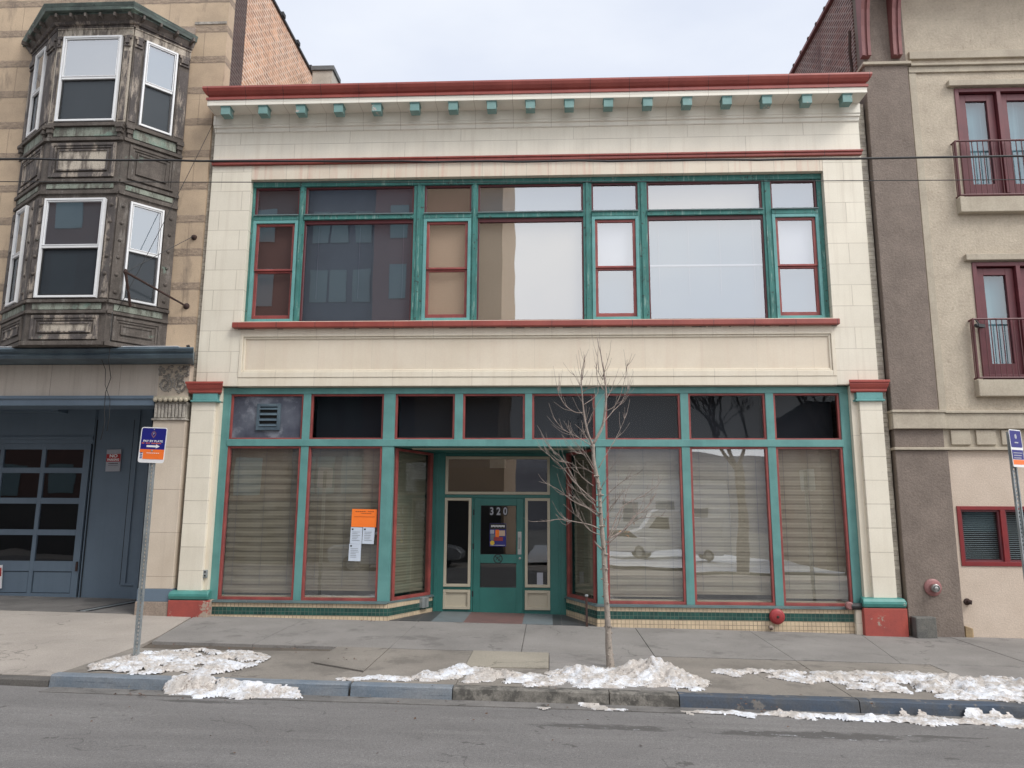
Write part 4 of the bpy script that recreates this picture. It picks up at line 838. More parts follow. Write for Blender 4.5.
rows = [(2.545, 2.905), (1.955, 2.44), (1.345, 1.84), (.745, 1.235)]
zs = [.02, .12, .58, .64, .745, 1.235, 1.345, 1.84, 1.955, 2.44, 2.545, 2.905, 3.02]
gd.box(-9.20, -9.07, YG, YG+.05, .03, 3.02); gd.box(-13.5, -13.395, YG, YG+.05, .03, 3.02)
for a, b_ in zip(cols[:-1], cols[1:]): gd.box(b_[1], a[0], YG, YG+.05, .03, 3.02)
for a, b_ in cols:
    for c, d in ((.03, .14), (.55, .745), (1.235, 1.345), (1.84, 1.955), (2.44, 2.545), (2.905, 3.02)): gd.box(a, b_, YG, YG+.05, c, d)
    gd.box(a+.015, b_-.015, YG+.02, YG+.045, .15, .54)
gd = gd.build('garage_door', 'blue_grey', sb, bevel=.005)
for ci, (a, b_) in enumerate(cols):
    for ri, (c, d) in enumerate(rows): pane(gd, 'glass_dark', a-.005, b_+.005, c-.005, d+.005, YG+.025, random.uniform(-.2, .2), random.uniform(-.2, .2))
Bx('door_latch', 'rust', gd, (-9.12, -9.085, YG-.03, YG, .56, .74))
Bx('garage_interior', 'dark', sb, (-13.6, -9.0, YG+2.2, YG+2.3, 0, 3.5), (-9.1, -9.03, YG+.1, YG+2.2, 0, 3.5), (-13.6, -9, YG+.1, YG+2.2, 3.3, 3.4), (-13.6, -9, YG+.1, YG+2.2, -.1, .0))
Bx('ground_wall', 'blue_grey', sb, (-22, -13.5, YG, YG+.3, -.2, 3.5)); Bx('ground_floor_body', 'dark', sb, (-22, -6.3, YG+2.4, 30, -.2, 3.96))
Bx('conduit', 'blue_grey', sb, (-9.165, -9.135, .6, .63, 3.49, 3.5))
# bay window: three faces, 45 degree cheeks
P0 = [(-9.86, 0), (-8.87, -.75), (-7.47, -.75), (-6.79, 0)]
bw = MB(); bw.prism(P0, 4.43, 10.3); bw = bw.build('bay', 'bay_dark', sb)
bw.data.materials.clear(); bw.data.materials.append(M['bay_dark'])
def faceT(i):
    a = Vector((*P0[i], 0)); b_ = Vector((*P0[i+1], 0)); d = (b_-a).normalized(); n_ = Vector((d.y, -d.x, 0))
    return Matrix(((d.x, -n_.x, 0, a.x), (d.y, -n_.y, 0, a.y), (0, 0, 1, 0), (0, 0, 0, 1))), (b_-a).length
def fb(i, mat, name, boxes, bevel=.004):
    T, L_ = faceT(i)
    for b_ in boxes:
        m = MB(); m.T = T; m.box(b_[0], b_[1], -b_[2], .01, b_[3], b_[4]); m.build(name, mat, bw, bevel)
# boxes given as (u0, u1, proud, z0, z1)
for i in range(3):
    T, L_ = faceT(i)
    if i == 1: wu = (.14, 1.215)
    else: wu = (.20, .77) if i == 2 else (L_-.90, L_-.42)
    side = i != 1
    trimA = 'bay_mid' if i != 2 else 'bay_dark'
    # frieze and corner boards
    fb(i, 'bay_pale' if i != 0 else 'bay_mid', 'bay_frieze', [(.0, L_, .035, 10.14, 10.30), (0, L_, .05, 10.275, 10.30)])
    for (z0, z1) in ((8.47, 10.14), (5.25, 7.06)):
        up = z0 > 8
        fb(i, 'bay_pale' if (up and i == 1) else trimA, 'bay_pilaster', [(.005, wu[0]-.035, .03, z0, z1), (wu[1]+.035, L_-.005, .03, z0, z1)])
        # raised strip, capitals and feet
        for (a, b_) in ((.03, wu[0]-.055), (wu[1]+.055, L_-.03)):
            if b_-a < .04: continue
            if up:
                fb(i, 'bay_mid', 'bay_pilaster', [(a, b_, .042, z0+.03, z1-.30), (a-.015, b_+.015, .06, z1-.06, z1), (a+.01, b_-.01, .075, z1-.16, z1-.07), (a-.01, b_+.01, .055, z1-.21, z1-.17)])
            else:
                T2, _ = faceT(i); m = MB(); m.T = T2
                for k in range(6): m.lathe(((a+b_)/2, -.03, z0+.12+k*.31), (0, -1, 0), [(.032, 0), (.03, .015), (.012, .026)], 10)
                m.build('rosette', 'bay_dark', bw)
    # window reveals, sills
    fb(i, 'bay_green', 'bay_panel', [(.12 if not side else .14, L_-.12, .02, 8.21, 8.38), (.1, L_-.1, .016, 7.23, 7.32), (.1, L_-.1, .022, 5.05, 5.16)])
    fb(i, 'bay_dark', 'bay_sill', [(-.0, L_+.0, .06, 8.39, 8.455), (0, L_, .045, 8.12, 8.18), (0, L_, .04, 7.34, 7.40), (0, L_, .035, 7.13, 7.19), (0, L_, .055, 5.17, 5.225), (0, L_, .04, 4.985, 5.035), (0, L_, .05, 4.43, 4.50)])
    # feet brackets of the upper storey
    for u in (.07, L_-.07):
        fb(i, 'bay_dark', 'bay_foot', [(u-.065, u+.065, .095, 8.34, 8.40), (u-.05, u+.05, .075, 8.26, 8.34), (u-.03, u+.03, .05, 8.18, 8.26)])
    # panels
    for (z0, z1, pale) in ((7.44, 8.08, 'bay_mid'), (4.53, 4.95, 'bay_pale')):
        a, b_ = .11, L_-.11
        T2, _ = faceT(i); m = MB(); m.T = T2; m.frame(a, b_, z0, z1, .05, -.035, .01); m.frame(a+.05, b_-.05, z0+.05, z1-.05, .04, -.018, .01); m.build('bay_panel', trimA if pale == 'bay_mid' else ('bay_mid' if i == 1 else 'bay_dark'), bw, bevel=.006)
        m = MB(); m.T = T2; m.frame(a+.13, b_-.13, z0+.12, z1-.12, .03, -.03, .01); m.build('bay_panel', trimA, bw, bevel=.006)
        m = MB(); m.T = T2; m.box(a+.16, b_-.16, -.012, .01, z0+.15, z1-.15); m.build('bay_panel', ('bay_pale' if i == 1 else 'bay_mid') if i != 2 else 'bay_dark', bw)
    # white vinyl sash windows
    for (z0, z1, mr) in ((8.475, 10.13, 9.31), (5.25, 7.03, 6.155)):
        T2, _ = faceT(i); m = MB(); m.T = T2; m.frame(wu[0], wu[1], z0, z1, .034, -.075, .0, .036, .036)
        m.box(wu[0]+.042, wu[1]-.042, -.06, 0, mr-.022, mr+.022)
        m.frame(wu[0]+.042, wu[1]-.042, mr+.022, z1-.045, .016, -.068, 0)
        m.build('sash_frame', 'white', bw, bevel=.003)
        m = MB(); m.T = T2; m.frame(wu[0]+.042, wu[1]-.042, z0+.045, mr-.022, .022, -.03, .0); m.build('screen_frame', 'cam_black', bw)
        m = MB(); m.T = T2; u0, u1 = wu[0]+.05, wu[1]-.05; m.add([(u0, -.045, mr), (u1, -.045, mr), (u1, -.045, z1-.05), (u0, -.045, z1-.05)], [(0, 1, 2, 3)]); m.build('window_glass', 'glass_upper', bw)
        m = MB(); m.T = T2; m.box(u0, u1, -.02, -.004, mr, z1-.05); m.build('window_shade', 'bl_blue' if i != 1 else 'bl_dark', bw)
        m = MB(); m.T = T2; m.add([(u0, -.022, z0+.05), (u1, -.022, z0+.05), (u1, -.022, mr), (u0, -.022, mr)], [(0, 1, 2, 3)]); m.build('window_glass', 'glass_transom', bw)
        m = MB(); m.T = T2; m.box(u0, u1, -.012, -.002, z0+.05, mr); m.build('insect_screen', 'screen', bw)
def off(d, zl, zh, m, d2=None):
    """ring of the bay outline pushed out by d (bottom) and d2 (top)"""
    def ring(e): return [(P0[0][0]-e*1.0-.0, P0[0][1]+.02), (P0[1][0]-e*.414, P0[1][1]-e), (P0[2][0]+e*.414, P0[2][1]-e), (P0[3][0]+e*1.0, P0[3][1]+.02)]
    d2 = d if d2 is None else d2
    n = len(m.v); a = ring(d*1.0); b_ = ring(d2*1.0); a[0] = (P0[0][0]-d*.95, -.002); a[3] = (P0[3][0]+d*.4, -.002); b_[0] = (P0[0][0]-d2*.95, -.002); b_[3] = (P0[3][0]+d2*.4, -.002)
    m.add([(x, y, zl) for x, y in a]+[(x, y, zh) for x, y in b_], [(3, 2, 1, 0), (4, 5, 6, 7), (0, 1, 5, 4), (1, 2, 6, 5), (2, 3, 7, 6), (3, 0, 4, 7)])
m = MB(); off(.20, 10.47, 10.50, m); off(.27, 10.50, 10.56, m, .285); off(.285, 10.56, 10.625, m, .31); m.build('bay_cornice', 'bay_copper', bw, bevel=.006)
m = MB(); off(.06, 10.30, 10.34, m); off(.10, 10.34, 10.38, m, .13); m.build('bay_cornice', 'bay_mid', bw, bevel=.006)
m = MB(); off(.12, 10.38, 10.469, m, .19); m.build('bay_soffit', 'bay_dark', bw)
m = MB(); off(.20, 10.626, 10.64, m, .18); m.build('bay_roof_snow', 'snow_dust', bw)
m = MB()
for i in range(3):
    T, L_ = faceT(i); 
    for u in ([.05+.27*k for k in range(6)] if i == 1 else [.05+.3*k for k in range(4)]):
        mm = MB(); mm.T = T; mm.box(u, u+.035, -.25, -.02, 10.40, 10.468); mm.build('soffit_bracket', 'bay_dark', bw)
# ---------------- things on the stone building
t = thing('no_parking_sign', 'small white no parking sign with a red band on the blue garage panel', 'sign', (-8.57, 1.8, 2.69))
TT = Matrix.Translation((-8.575, 1.785, 2.69)) @ Matrix.Rotation(R(-1.2), 4, 'Y')
m = MB(); m.T = TT; m.box(-.145, .145, -.004, .03, -.215, .215); m.build('plate', 'bl_sky', t); m = MB(); m.T = TT; m.box(-.142, .142, -.007, -.003, -.025, .125); m.build('red_band', 'sign_red', t)
text('lettering', 'NO', .085, 'sign_white', t, TT @ Matrix.Translation((0, -.0085, .085)), off=.003, sx=1.2); text('lettering', 'PARKING', .06, 'sign_white', t, TT @ Matrix.Translation((0, -.0085, .012)), off=.002, sx=.95)
m = MB(); m.T = TT
for k in range(8): m.box(-.09+k*.024, -.074+k*.024, -.006, -.003, -.07, -.05)
m.box(-.10, .10, -.006, -.003, -.10, -.094); m.build('small_print', 'rust', t)
t = thing('warning_sign', 'white sign with a red band low on the garage door at the left picture edge', 'sign', (-10.62, 1.79, .43))
TT = Matrix.Translation((-10.78, 1.785, .44)) @ Matrix.Rotation(R(-4), 4, 'Y')
m = MB(); m.T = TT; m.box(-.21, .21, -.004, .02, -.23, .21); m.build('plate', 'sign_white', t); m = MB(); m.T = TT; m.box(-.19, .20, -.007, -.003, .0, .16); m.build('red_band', 'sign_red', t)
m = MB(); m.T = TT; m.box(-.02, .12, -.009, -.0065, .06, .09); m.build('lettering', 'sign_white', t)
t = thing('sign_bracket', 'rusty iron sign bracket jutting out beside the lower bay window', 'bracket', (-6.5, 0, 5.3))
tip = (-7.12, -.90, 5.66)
MB().tube([(-6.47, -.01, 5.31), tip], [.018, .022], 8).build('arm', 'rust', t); m = MB(); m.tube([tip, (-7.14, -.62, 5.13)], .024, 8); m.lathe(tip, (0, 0, 1), [(.02, -.04), (.035, -.01), (.03, .03), (.01, .05)], 10); m.build('strut', 'rust', t)
m = MB(); m.lathe((-6.47, 0, 5.31), (0, -1, 0), [(.06, 0), (.05, .02), (.02, .05)], 12); m.build('wall_plate', 'rust', t); m = MB(); m.lathe((-6.43, 0, 6.60), (0, -1, 0), [(.055, 0), (.045, .03), (.02, .07)], 8); m.build('wall_plate', 'rust', t)
MB().tube([tip, (-6.43, -.05, 6.60)], .006, 5).build('stay_wire', 'black', t)
def cable(label, pts, r, cat='cable', group=None):
    o = MB().tube(pts, r, 6).build('overhead_cable', 'black', smooth=True); return tag(o, label, cat, group)
def span(p, q, sag, n=40):
    p = Vector(p); q = Vector(q); return [p+(q-p)*(i/n)+Vector((0, 0, -sag*4*(i/n)*(1-i/n))) for i in range(n+1)]
cable('thick black power cable crossing the whole street front at the height of the red belt', [Vector(v)+Vector((0, 0, .012*noise.noise(Vector((v[0]*2.2, 0, 0))))) for v in span((-13, -6, 5.47), (13, -6, 5.13), .27, 90)], .0105)
cable('thin black wire crossing the street front just below the thick power cable', span((-13, -6, 5.09), (13, -6, 4.74), .10), .0042)
cable('thin wire running down from the cornice corner past the timber bay', span((-6.22, -.1, 8.72), (-7.2, -.88, 5.0), .05, 12), .005)
cable('pair of loose wires hanging over the blue gutter, crossing before the garage lintel', [(-7.35, -.78, 5.0), (-7.40, -.66, 4.44), (-7.42, -.64, 4.2), (-7.52, -.35, 3.95), (-7.68, -.2, 3.72), (-7.69, -.17, 3.45), (-7.66, -.17, 3.2), (-7.70, -.17, 2.9)], .006)
cable('second loose wire hanging straight down over the blue gutter', [(-7.60, -.78, 5.0), (-7.64, -.66, 4.44), (-7.66, -.3, 4.1), (-7.70, -.2, 3.85), (-7.60, -.18, 3.6), (-7.58, -.18, 3.3), (-7.60, -.18, 3.05)], .005)
t = thing('trench_drain', 'pair of dark drain slots in the apron before the blue panel', 'drain', (-7.9, .9, 0))
m = MB(); m.prism([(-8.02, .12), (-7.96, .12), (-7.72, 1.75), (-7.78, 1.75)], lambda x, y: G(x, y)-.01, lambda x, y: G(x, y)+.009); m.prism([(-7.84, .12), (-7.78, .12), (-7.54, 1.75), (-7.60, 1.75)], lambda x, y: G(x, y)-.01, lambda x, y: G(x, y)+.009); m.build('slot', 'ink_black', t)
m = MB(); m.prism([(-7.94, .12), (-7.86, .12), (-7.62, 1.75), (-7.70, 1.75)], lambda x, y: G(x, y)-.01, lambda x, y: G(x, y)+.012); m.build('rail', 'galv', t)

# ================================================================== stucco building on the right
rb = thing('stucco_building', 'beige stucco building with a brown corner pier and maroon balcony doors', 'building', (9, 0, 0))
Y1 = 0.0
W1 = (7.24, 8.74); W3 = (6.61, 8.05)
Bx('upper_wall', 'stucco', rb, (6.30, W1[0], Y1, .4, 3.40, 11.4), (W1[1], 20, Y1, .4, 3.40, 11.4), (W1[0], W1[1], Y1, .4, 9.22, 11.4), (W1[0], W1[1], Y1, .4, 5.99, 7.13), (W1[0], W1[1], Y1, .4, 3.40, 3.93))
Bx('lower_wall', 'stucco_low', rb, (6.30, W3[0], .002, .4, -.6, 2.75), (W3[1], 20, .002, .4, -.6, 2.75), (W3[0], W3[1], .002, .4, 1.85, 2.75), (W3[0], W3[1], .002, .4, -.6, .90))
Bx('corner_pier', 'brown', rb, (5.69, 6.54, -.05, .3, -.6, 2.755), (5.69, 6.45, -.05, .3, 3.41, 9.68), (5.70, 6.50, -.035, .3, 2.80, 3.105), (5.71, 6.45, -.02, .3, 9.74, 11.4), bevel=.012)
Bx('belt_course', 'stucco_trim', rb, (5.67, 6.51, -.11, .2, 3.105, 3.37), (5.655, 6.53, -.135, .2, 3.37, 3.415), (6.50, 20, -.085, .2, 3.105, 3.36), (6.52, 20, -.115, .2, 3.36, 3.405), (5.66, 6.51, -.10, .2, 2.755, 2.80), (6.51, 20, -.075, .2, 2.755, 2.80), (6.44, 20, -.012, .3, 2.80, 3.105), bevel=.008)
for k in range(12):
    x = 6.61+k*.405; Bx('square_panel', 'stucco_trim', rb, (x, x+.315, -.05, 0, 2.845, 3.085), bevel=.008)
Bx('upper_moulding', 'stucco_trim', rb, (5.65, 6.50, -.10, .2, 9.68, 9.735), (6.50, 20, -.05, .2, 9.80, 9.95), (6.50, 20, -.075, .2, 9.655, 9.70), (6.47, 20, -.035, .2, 9.54, 9.655), (6.47, 6.60, -.02, .2, 3.41, 9.54), bevel=.008)
Bx('eave', 'corbel', rb, (5.50, 20, -.62, .3, 11.40, 11.55), (5.47, 20, -.68, .3, 11.55, 11.7), bevel=.01)
for x in (5.635, 6.185):
    m = MB()
    prof = [(-.02, 9.83), (-.14, 9.84), (-.145, 10.1), (-.17, 10.4), (-.22, 10.7), (-.32, 11.0), (-.45, 11.25), (-.58, 11.4), (-.02, 11.4)]
    m.extr(prof, x, x+.055); m.extr(prof, x+.10, x+.155); m.extr([(y+.03 if y < -.05 else y, z) for y, z in prof], x+.055, x+.10); m.build('eave_corbel', 'corbel', rb)
Bx('body', 'dark', rb, (5.75, 20, .5, 1.0, -.5, 11.4)); Bx('roof', 'roofing', rb, (5.75, 20, .31, 30, 11.3, 11.399))
Bx('brick_side_wall', 'red_brick', rb, (5.70, 6.0, .3, 40, -.5, 11.85)); Bx('side_coping', 'corbel', rb, (5.63, 6.05, .3, 40, 11.851, 11.92))
m = MB()
for k in range(14): Bx('coping_tile', 'dark_brick', rb, (5.615, 5.68, .9+k*.5, .96+k*.5, 11.88, 11.935))
MB().tube([(5.62, .28, 10.6), (5.60, .30, 10.2), (5.63, .34, 9.9), (5.60, .32, 9.5)], .03, 8).build('gutter_spout', 'rust', rb)
def french(z0, z1, xo):
    x0 = W1[0] if xo else 7.24; x1 = W1[1]
    Bx('door_head', 'stucco_trim', rb, (7.12, 8.86, -.09, .2, z1+.02, z1+.13), bevel=.008)
    fr_ = MB().frame(x0, x1, z0-.05, z1, .07, -.02, .1, .05, .07); mid = (x0+x1)/2; fr_.box(mid-.035, mid+.035, -.03, .1, z0, z1-.07); fr_ = fr_.build('balcony_door', 'win_maroon', rb, bevel=.004)
    for a, b_ in ((x0+.07, mid-.035), (mid+.035, x1-.07)):
        MB().frame(a+.01, b_-.01, z0, z1-.09, .13, .05, .12, .2, .12).build('door_leaf', 'win_maroon', fr_, bevel=.004)
        pane(fr_, 'glass_teal', a+.13, b_-.13, z0+.18, z1-.2, .09, .2, 0)
        Bx('curtain', 'curtain', fr_, (a+.1, b_-.1, .2, .21, z0+.1, z1-.1))
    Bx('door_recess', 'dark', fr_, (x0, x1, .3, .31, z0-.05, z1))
    Bx('balcony_slab', 'stucco_trim', rb, (7.09, 9.0, -.13, .1, z0-.38, z0-.10), bevel=.012)
    rl = MB(); zt, zb = z0+.93, z0-.07; y = -.12; xa, xb = 7.105, 8.98
    rl.tube([(xa, .0, zt), (xa, y, zt), (xb, y, zt), (xb, 0, zt)], .017, 8); rl.tube([(xa, 0, zb), (xa, y, zb), (xb, y, zb), (xb, 0, zb)], .016, 8); rl.tube([(xa, y, zt), (xa, y, zb)], .018, 6)
    rl = rl.build('balcony_railing', 'rail_maroon', rb)
    n = 19
    for k in range(n): 
        x = xa+(xb-xa)*(k+1)/(n+1); MB().tube([(x, y, zt), (x, y, zb)], .0085, 6).build('baluster', 'rail_maroon', rl)
    for yy in (-.035, -.075): MB().tube([(xa, yy, zt), (xa, yy, zb)], .0085, 6).build('baluster', 'rail_maroon', rl)
french(7.23, 9.22, 1); french(4.02, 5.98, 1)
w = MB().frame(W3[0], W3[1], .90, 1.85, .06, -.015, .12, .07, .06); w.box((W3[0]+W3[1])/2-.04, (W3[0]+W3[1])/2+.04, -.012, .1, .97, 1.79); w = w.build('ribbon_window', 'win_red', rb, bevel=.004)
for a, b_ in ((W3[0]+.06, (W3[0]+W3[1])/2-.04), ((W3[0]+W3[1])/2+.04, W3[1]-.06)):
    MB().frame(a, b_, .97, 1.79, .03, .02, .08).build('window_sash', 'win_maroon', w)
    pane(w, 'glass_dark', a+.02, b_-.02, .98, 1.78, .05)
    m = MB()
    for k in range(26):
        z = .985+k*.031; m.add([(a, .10, z), (b_, .10, z), (b_, .122, z+.016), (a, .122, z+.016)], [(0, 1, 2, 3)])
    m.build('blind_slats', 'slat', w)
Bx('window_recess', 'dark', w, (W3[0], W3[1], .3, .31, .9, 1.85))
t = thing('security_camera', 'small black camera clipped to the left end of the lower balcony rail', 'camera', (7.13, -.12, 4.86))
m = MB(); m.T = Matrix.Translation((7.18, -.17, 4.82)) @ Matrix.Rotation(R(25), 4, 'Z'); m.box(-.07, .09, -.035, .035, -.03, .03); m.lathe((-.07, 0, 0), (-1, 0, 0), [(.03, 0), (.03, .03), (.02, .035)], 10); m.build('camera_body', 'cam_black', t, bevel=.004); MB().tube([(7.18, -.16, 4.84), (7.15, -.12, 4.94)], .012, 6).build('mount', 'cam_black', t)
t = thing('fire_hose_connection', 'faded red round hose connection on the brown corner pier', 'hose connection', (6.10, -.05, .565))
MB().lathe((6.10, -.05, .565), (0, -1, 0), [(.135, 0), (.135, .02), (.11, .035), (.07, .045), (.065, .09)], 32).build('flange', 'pale_red', t)
MB().lathe((6.10, -.10, .56), (0, -1, 0), [(.062, 0), (.066, .04), (.06, .075), (.052, .08), (.048, .05), (.03, .05), (.03, .085), (.012, .09)], 24).build('inlet', 'steel', t)
t = thing('hose_bibb', 'small dark brown pipe outlet on the pinkish wall right of the pier', 'pipe outlet', (6.64, 0, .345))
m = MB().tube([(6.64, .0, .345), (6.655, -.06, .345), (6.68, -.075, .34)], [.028, .036, .034], 12); m.lathe((6.64, -.005, .345), (0, -1, 0), [(.055, 0), (.05, .015), (.03, .02)], 16); m.build('outlet', 'rust', t)
t = tag(MB().prism([(6.56, -.03), (6.66, -.05), (6.69, -.02), (6.69, .001), (6.56, .001)], -.3, lambda x, y: -.02-.35*(x-6.56)).build('rust_stain_block', surf('ochre_stained_block', (.40, .29, .16), (.3, .22, .13), 8, .9, .3, 60, .3, 50), bevel=.02), 'ochre stained lump at the foot of the pinkish wall', 'block')
tag(MB().prism([(5.70, -.27), (6.04, -.22), (6.04, -.055), (5.70, -.055)], -.4, .125).build('concrete_block', 'concrete_dark', bevel=.02), 'dark grey concrete block on the pavement against the brown pier', 'concrete block')

# ================================================================== signs and tree
def sign_pole(x, y, lean, ztop, label):
    t = thing('parking_sign', label, 'parking sign', (x, y, G(x, y)), 'parking signs on perforated poles')
    n = 52; zb = G(x, y)-.1; H = ztop-zb; m = MB()
    # U channel with punched holes suggested by real gaps in the web
    m.T = Matrix.Translation((x, y, zb)) @ Matrix.Rotation(lean, 4, 'Y')
    m.box(-.030, -.018, -.012, .012, 0, H); m.box(.018, .030, -.012, .012, 0, H); m.box(-.034, -.030, -.002, .022, 0, H); m.box(.030, .034, -.002, .022, 0, H)
    m.box(-.018, -.007, .006, .012, 0, H); m.box(.007, .018, .006, .012, 0, H)
    k = 0; z = 0
    while z < H: m.box(-.007, .007, .006, .012, z, min(H, z+.024)); z += .046
    m.build('pole', 'galv', t); return t, m.T, H
def sign_face(t, T, w, h, kind, rz=0):
    TT = T @ Matrix.Rotation(R(rz), 4, 'Z') @ Matrix.Translation((0, -.018, 0))
    def rr(a, b_, c, d, r, y0, y1):
        pts = []
        for cx, cz, a0 in ((b_-r, c+r, -90), (b_-r, d-r, 0), (a+r, d-r, 90), (a+r, c+r, 180)):
            for k in range(5): an = R(a0+22.5*k); pts.append((cx+r*math.cos(an), cz+r*math.sin(an)))
        m = MB(); m.T = TT; n = len(pts); m.add([(x, y1, z) for x, z in pts]+[(x, y0, z) for x, z in pts], [tuple(range(n))[::-1], tuple(range(n, 2*n))]+[(i, (i+1) % n, n+(i+1) % n, n+i) for i in range(n)]); return m
    plate = rr(-w/2, w/2, -h/2, h/2, .03, -.002, 0).build('plate', 'sign_white', t)
    W = w/2-.012
    if kind == 0:
        rr(-W, W, -.07, h/2-.012, .02, -.0035, -.002).build('blue_panel', 'sign_blue', t)
        rr(-W, W, -.095, -.055, .004, -.0045, -.0035).build('orange_panel', 'sign_orange', t)
        rr(-W+.045, W, -h/2+.045, -.0955, .004, -.0045, -.002).build('orange_panel', 'sign_orange', t)
        text('lettering', 'PAY BY PLATE', .036, 'sign_white', t, TT @ Matrix.Translation((0, -.0055, .047)), off=.0006, ext=.0005, sx=1.12)
        m = MB(); m.T = TT
        for k in range(14):
            if k not in (2, 6): m.box(-W+.014+k*.018, -W+.026+k*.018, -.0046, -.0035, .016, .026)
        m.build('small_print', 'sign_orange', t)
        m = MB(); m.T = TT; m.add([(-.075, -.0055, -.028), (.045, -.0055, -.028), (.045, -.0055, -.042), (.095, -.0055, -.016), (.045, -.0055, .010), (.045, -.0055, -.004), (-.075, -.0055, -.004)], [(0, 1, 2, 3, 4, 5, 6)]); m.build('arrow', 'sign_white', t)
        m = MB(); m.T = TT
        pin = [(0, .085), (.028, .125), (.03, .145), (.018, .165), (0, .172), (-.018, .165), (-.03, .145), (-.028, .125)]; pn2 = [(a*.72, .085+.0+(b_-.085)*.72+.017) for a, b_ in pin]
        for i in range(8):
            j = (i+1) % 8; m.add([(pin[i][0], -.0055, pin[i][1]), (pin[j][0], -.0055, pin[j][1]), (pn2[j][0], -.0055, pn2[j][1]), (pn2[i][0], -.0055, pn2[i][1])], [(0, 1, 2, 3)])
        m.build('pin_emblem', 'pale_red', t); text('lettering', 'P', .035, 'bl_sky', t, TT @ Matrix.Translation((0, -.0058, .141)), off=.001, ext=.0004)
        m = MB(); m.T = TT; m.lathe((0, -.002, .195), (0, -1, 0), [(.007, 0), (.007, .006), (.003, .008)], 8); m.lathe((0, -.002, -.072), (0, -1, 0), [(.014, 0), (.012, .006), (.004, .009)], 8); m.build('bolt', 'steel', t)
        m = MB(); m.T = TT
        for k in range(7): m.box(-.065+k*.024, -.048+k*.024, -.0056, -.0045, -.105, -.097)
        m.build('small_print', 'sign_white', t)
        m = MB(); m.T = TT
        for k in range(4): m.box(-W+.008, -W+.036, -.0035, -.002, -.105-k*.022, -.092-k*.022)
        m.build('small_print', 'sign_blue', t)
    else:
        rr(-W, W, .01, h/2-.012, .015, -.0035, -.002).build('blue_panel', 'sign_blue', t); rr(-W, W, -h/2+.09, -.02, .01, -.0035, -.002).build('blue_panel', 'sign_blue', t)
        rr(-W, W, -h/2+.03, -h/2+.085, .005, -.0035, -.002).build('orange_panel', 'sign_orange', t)
        m = MB(); m.T = TT
        for k in range(3): m.box(-W+.03, W-.03-.02*k, -.005, -.0036, -.06-k*.03, -.05-k*.03)
        m.box(-.05, .05, -.005, -.0036, .06, .075); m.lathe((0, -.0036, .14), (0, -1, 0), [(.03, 0), (.03, .001)], 10); m.build('small_print', 'bl_sky', t)
t, T, H = sign_pole(-4.95, -3.6, R(-.1), 2.62, 'blue and orange pay by plate parking sign on its perforated pole at left')
sign_face(t, Matrix.Translation((-4.955, -3.6, 2.485)) @ Matrix.Rotation(R(2.0), 4, 'Y'), .335, .445, 0)
t, T, H = sign_pole(5.53, -3.6, R(-.9), 2.66, 'blue parking sign turned nearly edge on, on the pole at the right edge')
sign_face(t, Matrix.Translation((5.525, -3.6, 2.46)) @ Matrix.Rotation(R(-2), 4, 'Y'), .32, .445, 1, rz=38)

